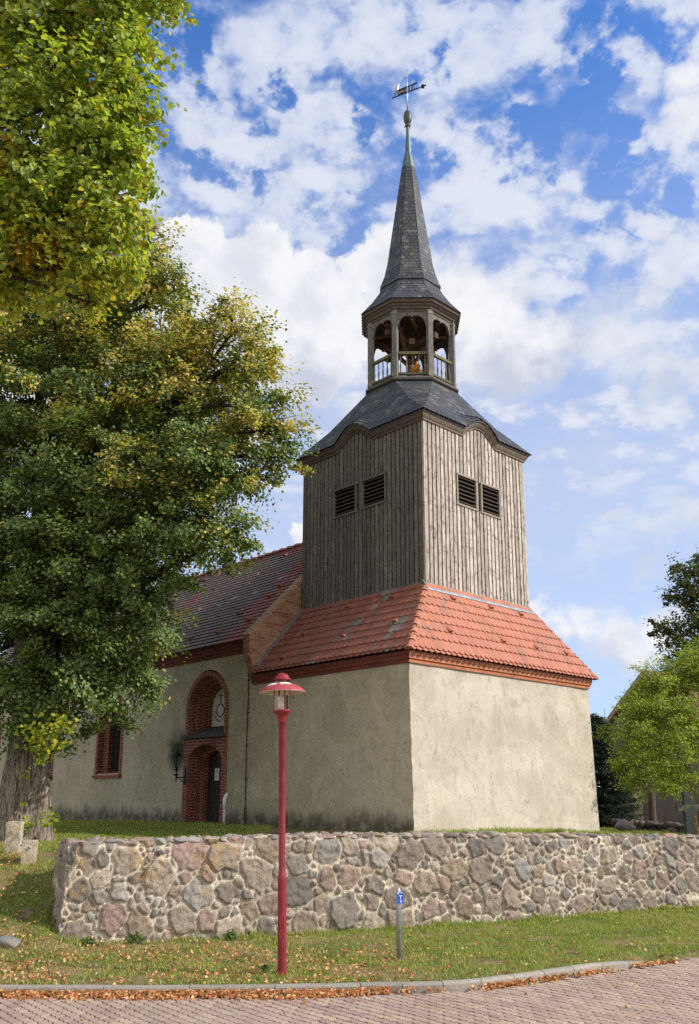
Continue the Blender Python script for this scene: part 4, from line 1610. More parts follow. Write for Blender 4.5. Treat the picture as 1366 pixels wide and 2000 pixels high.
def build_lantern():
    oct_ring([(1.10, 12.60), (1.17, 12.66), (1.17, 12.72), (1.24, 12.745), (1.245, 12.79), (1.20, 12.815), (1.18, 12.86), (1.0, 12.865), (0.0, 12.865)], 'lantern_sill', M['wood_trim'], (0.105, 0.095, 0.085))
    oct_ring([(0.95, 14.74), (1.13, 14.745), (1.135, 14.80), (1.18, 14.815), (1.19, 14.86), (1.235, 14.885), (1.245, 14.93), (1.30, 14.945), (1.31, 15.0), (1.335, 15.015), (1.2, 15.03)], 'lantern_cornice', M['wood_trim'], (0.135, 0.104, 0.084))
    oct_ring([(0.0, 14.79), (1.0, 14.79)], 'lantern_ceiling', M['wood_trim'], (0.075, 0.045, 0.03))
    # posts
    pb = MB()
    pb.box((0, 0, (LZ1 + 12.86) / 2), (0.135, 0.135, LZ1 - 12.86), (0.165, 0.155, 0.140))
    pb.box((0.0, 0, 12.94), (0.15, 0.15, 0.14), (0.20, 0.18, 0.14))
    pb.box((0.0, 0, 14.70), (0.15, 0.15, 0.07), (0.24, 0.21, 0.165))
    post = pb.build('lantern_post', M['wood_trim'], church)
    # spandrel board with cut-out arch
    half = LA * math.tan(math.pi / 8) - 0.055
    arch = [(-half, 14.16), (-half, 14.75), (half, 14.75), (half, 14.16)]
    cut = []
    for t in np.linspace(0, 1, 25):
        x = half - 2 * half * t
        a = abs(x) / half
        z = 14.66 - 0.10 * a ** 2 - 0.30 * max(0.0, (a - 0.62) / 0.38) ** 1.6
        z -= 0.020 * abs(math.sin(a * math.pi * 2.5))
        if a < 0.09:
            z -= 0.075 * (1 - a / 0.09)
        cut.append((x * 0.985, z))
    arch += cut
    sb = MB()
    sb.prism(arch, (0, 1, 0), (0, 0, 1), (1, 0, 0), (LA - 0.04, 0, 0), 0.05, (0.165, 0.150, 0.128))
    spand = sb.build('arch_board', M['wood_trim'], church)
    # balustrade
    rb = MB()
    rb.box((LA, 0, 13.545), (0.075, 2 * half, 0.075), (0.135, 0.135, 0.065))
    rail = rb.build('handrail', M['wood_trim'], church)
    lb = MB()
    lb.box((LA, 0, 12.955), (0.075, 2 * half, 0.06), (0.10, 0.105, 0.05))
    low = lb.build('bottom_rail', M['wood_trim'], church)
    bb = MB()
    bb.lathe([(0.014, 12.985), (0.020, 13.02), (0.016, 13.05), (0.024, 13.12), (0.026, 13.18), (0.014, 13.27), (0.012, 13.32), (0.022, 13.35), (0.013, 13.38), (0.017, 13.44), (0.012, 13.51)], (LA, 0, 0), 8, (0.17, 0.15, 0.11))
    bal = bb.build('baluster', M['wood_trim'], rail, smooth=True)
    C0 = Vector((ACX, ACY, 0))
    ys = [half * (-1 + 2 * (i + 0.5) / 5) for i in range(5)]
    for k in range(8):
        a = k * math.pi / 4
        p = post if k == 0 else copy_part(post, church)
        v = OCT(LA - 0.0, 0, k)
        p.location = (v[0], v[1], 0)
        p.rotation_euler = (0, 0, a + math.pi / 8)
        s = spand if k == 0 else copy_part(spand, church)
        s.location, s.rotation_euler = C0, (0, 0, a)
        r = rail if k == 0 else copy_part(rail, church)
        r.location, r.rotation_euler = C0, (0, 0, a)
        w = low if k == 0 else copy_part(low, church)
        w.location, w.rotation_euler = C0, (0, 0, a)
        for i, y in enumerate(ys):
            b = bal if (k == 0 and i == 0) else copy_part(bal, r)
            b.location = (0, y, 0)
    # timber framing inside
    tb = MB()
    br = (0.10, 0.055, 0.032)
    for z, (dx, dy) in ((14.42, (1, 0)), (14.30, (0, 1)), (13.98, (0.7, 0.7))):
        tb.box((ACX, ACY, z), (1.9, 0.15, 0.16), vary(br, .2), (dx, dy, 0), (-dy, dx, 0))
    tb.box((ACX, ACY, 13.9), (0.17, 0.17, 1.75), br)
    for k in range(4):
        a = k * math.pi / 2 + 0.3
        p0 = Vector((ACX + 0.9 * math.cos(a), ACY + 0.9 * math.sin(a), 14.75))
        p1 = Vector((ACX + 0.1 * math.cos(a), ACY + 0.1 * math.sin(a), 13.8))
        tb.tube([p0, p1], 0.06, 4, vary(br, .2))
    for k in range(8):
        a = k * math.pi / 4
        p0 = Vector((ACX + 1.0 * math.cos(a), ACY + 1.0 * math.sin(a), 14.62))
        p1 = Vector((ACX + 0.45 * math.cos(a + 0.25), ACY + 0.45 * math.sin(a + 0.25), 14.66))
        tb.tube([p0, p1], 0.07, 4, vary((0.15, 0.08, 0.045), .3))
    tb.build('lantern_beams', M['wood_trim'], church)


build_lantern()


def oct_roof(prof, w, expo, name, mat, shape=SCALE):
    V, F, C = [], [], []
    mb = MB()
    for (A0, z0), (A1, z1) in zip(prof[:-1], prof[1:]):
        for k in range(8):
            bl, br = OCT(A0, z0, k - 1), OCT(A0, z0, k)
            tl, tr = OCT(A1, z1, k - 1), OCT(A1, z1, k)
            cover_facet(V, F, C, (bl, br, tr, tl), w, expo, shape, 0.006, slate_col, gapw=0.004, jitter=0.003, overhang=0.012)
            mb.add([(p[0], p[1], p[2] - 0.008) for p in (bl, br, tr, tl)], [(0, 1, 2, 3)], (0.05, 0.05, 0.055))
    o = raw_mesh(name, V, F, mat, church, C)
    mb.build('roof_underlay', M['slate'], church)
    return o


def build_spire():
    oct_roof([(1.345, 15.02), (1.06, 15.40), (0.87, 15.72), (0.77, 15.95)], 0.15, 0.11, 'lantern_roof', M['slate'])
    oct_ring([(0.70, 15.93), (0.835, 15.945), (0.845, 15.965), (0.80, 15.99)], 'spire_drip', M['zinc'], (1, 1, 1))
    oct_roof([(0.815, 15.985), (0.700, 16.33), (0.615, 16.75), (0.175, 20.0)], 0.15, 0.112, 'spire', M['slate'])
    mb = MB()
    prof = [(0.185, 19.96), (0.185, 20.0), (0.115, 20.42), (0.10, 20.44), (0.10, 20.47), (0.085, 20.52), (0.05, 21.36), (0.045, 21.44)]
    vs, fs = [], []
    for A, z in prof:
        for k in range(8):
            vs.append(OCT(A, z, k))
    for i in range(len(prof) - 1):
        for k in range(8):
            fs.append((i * 8 + k, i * 8 + (k + 1) % 8, (i + 1) * 8 + (k + 1) % 8, (i + 1) * 8 + k))
    mb.add(vs, fs)
    mb.build('copper_tip', M['copper'], church)
    b = MB()
    b.lathe([(0.045, 21.42), (0.075, 21.46), (0.05, 21.50), (0.07, 21.54), (0.10, 21.60), (0.118, 21.68), (0.122, 21.76), (0.124, 21.775), (0.120, 21.80), (0.108, 21.88), (0.075, 21.96), (0.03, 22.0)], (ACX, ACY, 0), 24, (0.2, 0.2, 0.2))
    for k in range(6):
        a = k * math.pi / 3
        b.tube([(ACX + 0.04 * math.cos(a), ACY + 0.04 * math.sin(a), 21.50), (ACX + 0.085 * math.cos(a), ACY + 0.085 * math.sin(a), 21.47), (ACX + 0.10 * math.cos(a), ACY + 0.10 * math.sin(a), 21.42)], [0.018, 0.016, 0.006], 6, (0.1, 0.1, 0.1))
    b.build('finial_ball', M['copper_dark'], church, smooth=True)


build_spire()


# ------------------------------------------------------------------ porch, door, windows
def arch_path(r, z0, zs_, yc=PORT_Y, n=28, rise=None):
    rise = r if rise is None else rise
    p = [(yc - r, z0), (yc - r, (z0 + zs_) / 2), (yc - r, zs_)]
    for k in range(1, n):
        t = math.pi * (1 - k / n)
        p.append((yc + r * math.cos(t), zs_ + rise * math.sin(t)))
    p += [(yc + r, zs_), (yc + r, (z0 + zs_) / 2), (yc + r, z0)]
    return p


def arch_rings(steps, z0, zs_, yc, mb, rises=None, offset=0.0):
    """steps: list of (radius, x depth): surface running through successive arch outlines."""
    paths = []
    for i, (r, x) in enumerate(steps):
        pth = arch_path(r, z0, zs_, yc, rise=None if rises is None else rises[i])
        paths.append([Vector((x, p[0], p[1])) for p in pth])
    across = offset
    for a, b, sa, sb_ in zip(paths[:-1], paths[1:], steps[:-1], steps[1:]):
        wd = math.dist(sa, sb_)
        run = 0.0
        for i in range(len(a) - 1):
            l = ((a[i + 1] - a[i]).length + (b[i + 1] - b[i]).length) / 2
            mb.add([a[i], a[i + 1], b[i + 1], b[i]], [(0, 1, 2, 3)], (1, 1, 1), [[(across, run), (across, run + l), (across + wd, run + l), (across + wd, run)]])
            run += l
        across += wd
    return mb


def build_porch():
    mb = MB()
    arch_rings([(0.96, 0.03), (0.95, -0.012), (0.82, -0.015), (0.82, 0.16), (0.73, 0.165), (0.73, 0.31), (0.645, 0.315), (0.645, 0.46), (0.56, 0.465), (0.56, 0.62)], 3.30, 4.45, PORT_Y, mb)
    mb.build('portal_arch', M['brick'], church)
    # tympanum panel
    pt = arch_path(0.60, 3.75, 4.45)
    pb = MB()
    pb.prism([(-y, z) for y, z in pt], (0, -1, 0), (0, 0, 1), (1, 0, 0), (0.555, 0, 0), 0.03)
    panel = pb.build('tympanum', M['white_board'], church)
    g = MB()
    cz, cy = 4.42, PORT_Y + 0.17
    X0 = 0.550
    r1, r2 = 0.150, 0.185
    n = 40
    ring = []
    for rr, x in ((r1, X0), (r2, X0)):
        ring += [(x, cy - rr * math.cos(2 * math.pi * k / n), cz + rr * math.sin(2 * math.pi * k / n)) for k in range(n)]
    g.add(ring, [(k, (k + 1) % n, n + (k + 1) % n, n + k) for k in range(n)])
    g.box((X0, cy, cz + r2 + 0.16), (0.006, 0.034, 0.33))
    g.box((X0, cy, cz + r2 + 0.215), (0.007, 0.20, 0.034))
    text = "ecclesia sub"
    rad = 0.275
    ang = R(176)
    for ch in text:
        if ch == ' ':
            ang += R(11)
            continue
        vs, fs, wd = glyph(ch, 0.115)
        ang += (wd * 0.5 + 0.010) / rad
        rv = Vector((0, -math.cos(ang), math.sin(ang)))              # radial, picture right is -y
        tv = Vector((0, math.sin(ang), math.cos(ang)))               # counter-clockwise tangent
        up = -rv
        base = Vector((X0, cy, cz)) + rv * (rad + 0.03)
        g.add([base + tv * (v[0] - wd / 2) + up * v[1] + Vector((-v[2], 0, 0)) for v in vs], fs)
        ang += (wd * 0.5 + 0.010) / rad
    g.build('lettering', M['glyph'], panel)
    # little hood roof over the door, set into the niche
    h = MB()
    vs = [(-0.12, 6.36, 3.665), (-0.12, 8.32, 3.665), (-0.12, 8.32, 3.71), (-0.12, 6.36, 3.71), (0.56, 6.74, 4.01), (0.56, 7.86, 4.01), (0.0, 6.36, 3.665), (0.0, 8.32, 3.665), (-0.005, 6.36, 3.765), (-0.005, 8.32, 3.765)]
    h.add(vs, [(0, 3, 2, 1), (3, 8, 9, 2), (8, 4, 5, 9), (0, 1, 7, 6), (1, 2, 9, 7), (0, 6, 8, 3)], (0.062, 0.058, 0.045))
    h.build('porch_hood', M['wood_trim'], church)
    # brick front below with a flat-arched opening
    mb = MB()
    outer = [(PORT_Y - 0.95, 1.2), (PORT_Y - 0.95, 3.655), (PORT_Y + 0.95, 3.655), (PORT_Y + 0.95, 1.2)]
    inner = arch_path(0.76, 1.2, 3.05, rise=0.44)[::-1]
    loop = outer + inner
    pts = [Vector((-0.015, p[0], p[1])) for p in loop]
    tris = geometry.tessellate_polygon([[Vector((p[0], p[1], 0)) for p in loop]])
    mb.add(pts, [tuple(t) for t in tris], (1, 1, 1), [[(loop[i][0], loop[i][1]) for i in t] for t in tris])
    arch_rings([(0.76, -0.015), (0.76, 0.33), (0.63, 0.335), (0.53, 0.34), (0.53, 0.56)], 1.2, 3.05, PORT_Y, mb, [0.44, 0.44, 0.34, 0.30, 0.30])
    for sgn in (-1, 1):
        mb.box((0.0, PORT_Y + sgn * 0.945, 2.43), (0.035, 0.012, 2.45))
    mb.build('portal_brickwork', M['brick'], church)
    d = MB()
    w = 0.53
    prof = arch_path(0.55, 1.35, 3.05, rise=0.31)
    d.prism([(-y, z) for y, z in prof], (0, -1, 0), (0, 0, 1), (1, 0, 0), (0.50, 0, 0), 0.05)
    for k in range(-3, 4):
        d.box((0.495, PORT_Y + k * 0.15, 2.15), (0.012, 0.135, 1.55))
    door = d.build('door', M['door'], church)
    hd = MB()
    hd.tube([(0.49, PORT_Y - 0.38, 2.32), (0.44, PORT_Y - 0.38, 2.32), (0.44, PORT_Y - 0.26, 2.32)], 0.012, 6)
    hd.build('door_handle', M['iron'], door)
    st = MB()
    st.box((0.15, PORT_Y, 1.46), (0.7, 1.5, 0.10), (0.2, 0.19, 0.17))
    st.build('door_step', M['granite'], church)
    # windows
    for yc, r in WINS:
        mb = MB()
        arch_rings([(r + 0.005, 0.04), (r, 0.0), (r - 0.13, -0.002), (r - 0.13, 0.20), (r - 0.27, 0.28), (r - 0.27, 0.42)], WIN_SILL, WIN_SPRING, yc, mb)
        v = [(-0.06, yc - r - 0.03, WIN_SILL - 0.10), (-0.06, yc + r + 0.03, WIN_SILL - 0.10), (0.42, yc + r, WIN_SILL + 0.10), (0.42, yc - r, WIN_SILL + 0.10), (-0.06, yc - r - 0.03, WIN_SILL - 0.02), (-0.06, yc + r + 0.03, WIN_SILL - 0.02), (0.03, yc + r + 0.03, WIN_SILL - 0.10), (0.03, yc - r - 0.03, WIN_SILL - 0.10)]
        mb.add(v, [(0, 4, 5, 1), (4, 3, 2, 5), (0, 1, 6, 7)], (1, 1, 1), [[(0, 0), (0, .08), (1.6, .08), (1.6, 0)], [(0, 0), (.5, 0), (.5, 1.6), (0, 1.6)], [(0, 0), (1.6, 0), (1.6, .1), (0, .1)]])
        wn = mb.build('window', M['brick'], church)
        p = MB()
        p.box((0.41, yc, 3.95), (0.01, 2 * r - 0.4, 2.4), (0.02, 0.02, 0.022))
        p.build('window_pane', M['dark'], wn)
        b = MB()
        for k in range(1, 9):
            b.box((0.395, yc, 2.9 + k * 0.26), (0.012, 2 * r - 0.54, 0.012))
        for k in (-1, 0, 1):
            b.box((0.394, yc + k * 0.17, 3.95), (0.014, 0.014, 2.2))
        b.build('window_bars', M['iron'], wn)
    # lightning conductor at the joint of tower and nave
    lc = MB()
    pts = [(-0.02, 5.49, 5.64), (-0.03, 5.495, 5.2), (-0.022, 5.48, 4.4), (-0.03, 5.49, 3.4), (-0.022, 5.485, 2.4), (-0.03, 5.49, 1.4)]
    lc.tube(pts, 0.013, 6)
    for z in (5.0, 4.2, 3.4, 2.6, 1.9):
        lc.box((-0.012, 5.488, z), (0.04, 0.045, 0.03))
    lc.box((-0.05, 5.47, 5.62), (0.09, 0.10, 0.09))
    lc.build('lightning_conductor', M['iron'], church)


build_porch()


# ------------------------------------------------------------------ things on and beside the church
def church_pt(x, y, z):
    c, s = math.cos(CA), math.sin(CA)
    return Vector((1.047 + x * c - y * s, 17.75 + x * s + y * c, z))


def build_notice():
    mb = MB()
    mb.box((0, 0, 0), (0.006, 0.20, 0.31))
    o = mb.build('notice', M['paper'])
    o.location = church_pt(0.482, 7.42, 2.75)
    o.rotation_euler = (0, 0, CA)
    tag(o, 'white paper notice pinned to the dark church door', 'notice')
    lines = MB()
    for k in range(8):
        lines.box((-0.0045, 0.0, 0.11 - k * 0.03), (0.003, 0.14 if k else 0.08, 0.008))
    lines.build('printed_lines', M['glyph'], o)


build_notice()


def build_wall_lantern():
    p = church_pt(-0.32, 8.10, 0)
    root = empty('wall_lantern', (p.x, p.y, 2.60), CA)
    root.scale = (0.88, 0.88, 0.88)
    tag(root, 'black wrought iron lantern on a bracket beside the church porch', 'lantern')
    b = MB()
    b.box((0.335, 0.06, 0.12), (0.03, 0.06, 0.50))
    b.tube([(0.33, 0.06, 0.10), (0.15, 0.03, 0.08), (0.0, 0.0, 0.08)], 0.018, 6)
    b.tube([(0.33, 0.06, -0.08), (0.20, 0.04, 0.0), (0.08, 0.015, 0.07)], 0.010, 6)
    b.build('bracket', M['iron'], root)
    st = MB()
    st.lathe([(0.0, -0.06), (0.02, -0.02), (0.018, 0.08), (0.03, 0.12), (0.055, 0.14), (0.055, 0.16), (0.022, 0.18), (0.02, 0.26), (0.05, 0.29), (0.06, 0.31), (0.02, 0.33), (0.03, 0.36), (0.055, 0.39)], (0, 0, 0), 10)
    st.box((0, 0, 0.165), (0.20, 0.025, 0.025))
    st.build('stem', M['iron'], root, smooth=False)
    fr = MB()
    for k in range(6):
        a = k * math.pi / 3
        fr.tube([(0.055 * math.cos(a), 0.055 * math.sin(a), 0.39), (0.125 * math.cos(a), 0.125 * math.sin(a), 0.70)], 0.009, 5)
    fr.lathe([(0.128, 0.69), (0.14, 0.70), (0.14, 0.715), (0.05, 0.82), (0.03, 0.84), (0.03, 0.87), (0.012, 0.88), (0.02, 0.905), (0.0, 0.93)], (0, 0, 0), 6)
    fr.build('cage', M['iron'], root)
    gl = MB()
    gl.lathe([(0.05, 0.395), (0.118, 0.69)], (0, 0, 0), 6, cap=False)
    gl.build('glass', M['glass'], root)


build_wall_lantern()


def build_pipe():
    p = church_pt(-0.10, 6.22, 0)
    root = empty('vent_pipe', (p.x, p.y, 1.45), CA)
    tag(root, 'thin pale grey pipe with angled cap standing beside the church door', 'pipe')
    a = MB()
    a.tube([(0, 0, 0.0), (0, 0, 0.46)], 0.035, 12)
    a.build('shaft', M['pipe'], root, smooth=True)
    b = MB()
    b.tube([(0, 0, 0.455), (0, 0, 0.68), (0.02, -0.02, 0.76), (0.05, -0.045, 0.82)], [0.045, 0.045, 0.042, 0.02], 12)
    b.build('sleeve', M['white'], root, smooth=True)


build_pipe()


def build_vane():
    c = church_pt(ACX, ACY, 0)
    root = empty('weather_vane', (c.x, c.y, 21.98))
    tag(root, 'dark iron weather vane with a lettered banner on the spire tip', 'weather vane')
    a = MB()
    a.tube([(0, 0, 0.0), (0, 0, 0.62), (0, 0, 0.9), (0.0, 0, 1.62)], [0.024, 0.020, 0.016, 0.005], 8)
    a.build('rod', M['steel'], root, smooth=True)
    ph = R(-27)
    ex = Vector((math.cos(ph), math.sin(ph), 0))
    ey = Vector((-math.sin(ph), math.cos(ph), 0))
    P = lambda x, z: ex * x + Vector((0, 0, z))
    zb, zt = 0.66, 0.86
    f = MB()
    f.box(P(-0.08, zb), (0.84, 0.022, 0.026), (1, 1, 1), ex, ey)
    f.box(P(0.02, zt), (0.62, 0.022, 0.026), (1, 1, 1), ex, ey)
    f.box(P(-0.16, (zb + zt) / 2), (0.30, 0.010, zt - zb - 0.024), (1, 1, 1), ex, ey)
    f.box(P(0.06, (zb + zt) / 2), (0.04, 0.016, zt - zb - 0.02), (1, 1, 1), ex, ey)
    f.box(P(0.15, (zb + zt) / 2), (0.03, 0.016, zt - zb - 0.02), (1, 1, 1), ex, ey)
    arc = [P(0.30 - 0.11 * math.sin(t), zb + 0.10 + 0.09 * math.cos(t)) for t in np.linspace(0, math.pi, 9)]
    f.tube(arc, 0.011, 6)
    f.tube([P(0.30, zb), P(0.50, zb)], 0.014, 6)
    f.tube([P(-0.42, zb + 0.03), P(-0.36, zb + 0.10), P(-0.44, zb + 0.13)], 0.012, 6)
    bn = f.build('banner', M['iron'], root)
    g = MB()
    x = -0.30
    for ch in 'SMUE':
        vs, fs, wd = glyph(ch, 0.125)
        for sgn in (-1,):
            g.add([P(x + v[0], zb + 0.05 + v[1]) + ey * (sgn * (0.008 + v[2])) for v in vs], fs)
        x += wd + 0.012
    g.build('letters', M['steel'], bn)
    b = MB()
    b.lathe([(0.0, -0.06), (0.04, -0.045), (0.058, 0.0), (0.04, 0.045), (0.0, 0.06)], tuple(P(0.50, zb)), 14)
    b.tube([P(0.54, zb), P(0.60, zb + 0.012)], [0.02, 0.026], 8)
    b.build('counterweight', M['iron'], root, smooth=True)
    d = MB()
    d.tube([P(-0.33, zb + 0.13), P(-0.34, zb + 0.20), P(-0.335, zb + 0.27), P(-0.315, zb + 0.33), P(-0.29, zb + 0.37), P(-0.255, zb + 0.385)], [0.02, 0.05, 0.055, 0.038, 0.03, 0.006], 10)
    d.tube([P(-0.37, zb + 0.20), P(-0.43, zb + 0.12)], [0.03, 0.012], 6)
    d.build('bird', M['steel'], root, smooth=True)


build_vane()


def build_star():
    c = church_pt(ACX - 0.60, ACY - 0.72, 13.16)
    mb = MB()
    r = np.random.default_rng(2)
    n = 20
    for i in range(n):
        z = 1 - 2 * (i + 0.5) / n
        a = i * 2.39996
        d = Vector((math.sqrt(1 - z * z) * math.cos(a), math.sqrt(1 - z * z) * math.sin(a), z))
        s = d.cross(Vector((0.3, 0.2, 1))).normalized()
        t = d.cross(s)
        b = [d * 0.06 + (s * math.cos(k * math.pi / 2) + t * math.sin(k * math.pi / 2)) * 0.05 for k in range(4)]
        mb.add(b + [d * 0.23], [(0, 1, 4), (1, 2, 4), (2, 3, 4), (3, 0, 4), (3, 2, 1, 0)], vary((0.8, 0.4, 0.06), .1))
    o = mb.build('star_ornament', M['gold'])
    o.location = c
    tag(o, 'golden many-pointed star hanging behind the lantern balustrade', 'star')


build_star()

# ------------------------------------------------------------------ street furniture
def build_street_lamp():
    root = empty('street_lamp', (-0.985, 11.78, 0.03))
    root.rotation_euler = (0.0, R(-1.1), 0.0)
    tag(root, 'wine-red street lamp post with a domed hat and glass cylinder', 'street lamp')
    p = MB()
    p.lathe([(0.058, -0.15), (0.058, 0.02), (0.055, 0.06), (0.055, 1.10), (0.057, 1.14), (0.050, 1.19), (0.043, 1.21), (0.0425, 3.12), (0.046, 3.125)], (0, 0, 0), 20)
    p.build('pole', M['red_paint'], root, smooth=True)
    b = MB()
    b.lathe([(0.046, 3.10), (0.05, 3.14), (0.062, 3.19), (0.085, 3.235), (0.118, 3.258), (0.122, 3.275), (0.12, 3.285), (0.06, 3.287)], (0, 0, 0), 28)
    b.build('lamp_base', M['red_paint'], root, smooth=True)
    g = MB()
    g.lathe([(0.098, 3.285), (0.098, 3.665)], (0, 0, 0), 28, cap=False)
    g.build('glass_cylinder', M['glass'], root, smooth=True)
    bl = MB()
    bl.lathe([(0.030, 3.285), (0.05, 3.30), (0.052, 3.46), (0.048, 3.475), (0.0, 3.478)], (-0.012, 0, 0), 18)
    bl.build('lamp_bulb', M['bulb'], root, smooth=True)
    rd = MB()
    for k in range(4):
        a = k * math.pi / 2 - 1.18
        rd.tube([(0.108 * math.cos(a), 0.108 * math.sin(a), 3.275), (0.108 * math.cos(a), 0.108 * math.sin(a), 3.69)], 0.008, 6)
    rd.build('stay_rods', M['red_paint'], root)
    # hat: shallow shell, red above and cream below
    prof = [(0.105, 3.648), (0.15, 3.637), (0.20, 3.617), (0.25, 3.588), (0.285, 3.562), (0.308, 3.536), (0.315, 3.522)]
    ht = MB()
    ht.lathe(prof, (0, 0, 0), 40, (1, 1, 1), 0, False)
    hat = ht.build('lamp_shade', M['red_worn'], root, smooth=True)
    un = MB()
    un.lathe([(r, z - 0.007) for r, z in prof[:-1]] + [(0.3165, 3.519)], (0, 0, 0), 40, (1, 1, 1), 0, False)
    un.build('shade_lining', M['cream'], hat, smooth=True)
    # flaked paint on the hat: irregular patches lying on the shell
    fl = MB()
    r = np.random.default_rng(11)
    for a0, rr in ((-2.05, 0.20), (-1.62, 0.175), (-1.22, 0.185), (-1.0, 0.16), (-2.4, 0.185), (0.4, 0.18), (1.6, 0.19)):
        for _ in range(5):
            a = a0 + r.normal() * 0.10
            q = rr + r.normal() * 0.018
            n = 9
            pts = []
            s1, s2 = 0.035 * (0.5 + r.random()), 0.016 * (0.5 + r.random())
            for k in range(n):
                t = 2 * math.pi * k / n
                f = 0.55 + 0.7 * r.random()
                aa, qq = a + math.cos(t) * s1 * f / q, q + math.sin(t) * s2 * f
                z = np.interp(qq, [c[0] for c in prof], [c[1] for c in prof]) + 0.0025
                pts.append((qq * math.cos(aa), qq * math.sin(aa), z))
            fl.add(pts, [tuple(range(n))])
    fl.build('flaked_paint', M['flake'], hat)
    cp = MB()
    cp.lathe([(0.10, 3.684), (0.124, 3.688), (0.124, 3.700), (0.104, 3.706), (0.096, 3.730), (0.078, 3.757), (0.05, 3.775), (0.018, 3.783), (0.0, 3.784)], (0, 0, 0), 28)
    cp.build('lamp_cap', M['red_paint'], root, smooth=True)
    hatch = MB()
    hatch.box((0.0, -0.0545, 0.55), (0.055, 0.006, 0.26))
    hatch.build('service_hatch', M['red_paint'], root)


build_street_lamp()


def build_marker():
    root = empty('marker_post', (0.526, 12.86, 0.03))
    tag(root, 'short grey steel post with a small blue and white hydrant plate in the grass', 'marker post')
    p = MB()
    p.lathe([(0.036, -0.15), (0.036, 0.86), (0.030, 0.875), (0.012, 0.93), (0.0, 0.935)], (0, 0, 0), 16)
    p.build('post', M['steel'], root, smooth=True)
    pl = MB()
    a = R(14)
    ex, ey = Vector((math.cos(a), math.sin(a), 0)), Vector((-math.sin(a), math.cos(a), 0))
    c = Vector((0.018, -0.044, 0.80))
    pl.box(c, (0.085, 0.008, 0.155), (1, 1, 1), ex, ey)
    plate = pl.build('sign_plate', M['blue'], root)
    w = MB()
    f = c - ey * 0.0055
    Z = Vector((0, 0, 1))

    def bar(x, z, sx, sz):
        w.box(f + ex * x + Z * z, (sx, 0.003, sz), (1, 1, 1), ex, ey)
    bar(-0.026, 0.058, 0.020, 0.026)
    bar(0.016, 0.062, 0.034, 0.008)
    bar(0.008, 0.022, 0.044, 0.010)
    bar(0.006, -0.004, 0.010, 0.048)
    bar(0.010, -0.052, 0.024, 0.022)
    w.build('plate_marks', M['white'], plate)


build_marker()


def build_bollards():
    spots = [(-5.54, 15.3, 0.37, 0.128, 0.30, 'squat granite chain bollard nearest the stone wall end'),
             (-6.08, 16.0, 0.56, 0.128, 0.1, 'tall granite chain bollard before the big linden trunk')]
    ends = []
    for x, y, h, w, rz, lab in spots:
        z = float(ground_z(x, y))
        root = empty('bollard', (x, y, z), rz)
        tag(root, lab, 'bollard', 'granite bollards linked by a chain')
        r = np.random.default_rng(int(h * 100))
        n, m = 14, 10
        mb = MB()
        V, F = [], []
        zz = np.linspace(-0.15, h, m)
        for zc in zz:
            for k in range(24):
                t = 2 * math.pi * k / 24
                s = 1.0 / max(abs(math.cos(t)), abs(math.sin(t))) ** 0.86
                q = w * s * (1.0 - 0.04 * (zc / h))
                V.append((q * math.cos(t), q * math.sin(t), zc))
        V = np.array(V)
        V += (np.column_stack([fbm(V * 9 + i * 13, 5 + i, 3) for i in range(3)]) - 0.5) * 0.035
        for i in range(m - 1):
            for k in range(24):
                F.append((i * 24 + k, i * 24 + (k + 1) % 24, (i + 1) * 24 + (k + 1) % 24, (i + 1) * 24 + k))
        F.append(tuple((m - 1) * 24 + k for k in range(24)))
        raw_mesh('stone_shaft', V, F, M['granite'], root, [(0.44, 0.37, 0.27)] * len(F))
        e = MB()
        e.tube([(0.0, -w * 0.98, h * 0.72), (0.0, -w - 0.03, h * 0.74), (0.02, -w - 0.03, h * 0.66), (0.0, -w * 0.98, h * 0.66)], 0.012, 6)
        e.build('chain_ring', M['steel'], root)
        ends.append(Vector((x, y, z + h * 0.68)))
    mb = MB()
    a, b = ends[0] + Vector((-0.12, 0.0, 0.06)), ends[1] + Vector((0.12, -0.12, 0.0))
    c, d = ends[1] + Vector((-0.15, -0.1, 0.0)), ends[1] + Vector((-1.6, 0.9, -0.05))
    for p0, p1, sag in ((a, b, 0.10), (c, d, 0.22)):
        L = (p1 - p0).length
        n = int(L / 0.045)
        for i in range(n):
            t = (i + 0.5) / n
            q = lambda t: p0.lerp(p1, t) - Vector((0, 0, sag * 4 * t * (1 - t)))
            dr = (q(t + 0.01) - q(t - 0.01)).normalized()
            s = dr.cross(Vector((0, 0, 1))).normalized()
            if i % 2:
                s = dr.cross(s)
            o = q(t)
            ring = [o + dr * (0.030 * math.cos(k * math.pi / 4)) + s * (0.016 * math.sin(k * math.pi / 4)) for k in range(9)]
            mb.tube(ring, 0.006, 5, cap=False)
    ch = mb.build('chain', M['steel'])
    tag(ch, 'steel link chain hung between the granite bollards', 'chain')


build_bollards()


def build_cross():
    z = float(ground_z(7.94, 22.0))
    root = empty('memorial_cross', (7.94, 22.0, z), R(8))
    tag(root, 'dark grey-green memorial cross standing in front of the young tree', 'cross')
    a = MB()
    a.box((0, 0, 0.55), (0.19, 0.12, 1.14), (0.045, 0.055, 0.052))
    a.box((0, 0, 0.03), (0.34, 0.26, 0.10), (0.045, 0.055, 0.052))
    a.box((0, 0, 0.10), (0.26, 0.2, 0.06), (0.045, 0.055, 0.052))
    a.build('shaft', M['granite'], root)
    b = MB()
    b.box((0.19, 0, 0.74), (0.19, 0.118, 0.15), (0.045, 0.055, 0.052))
    b.box((-0.19, 0, 0.74), (0.19, 0.118, 0.15), (0.045, 0.055, 0.052))
    b.build('cross_arms', M['granite'], root)


build_cross()


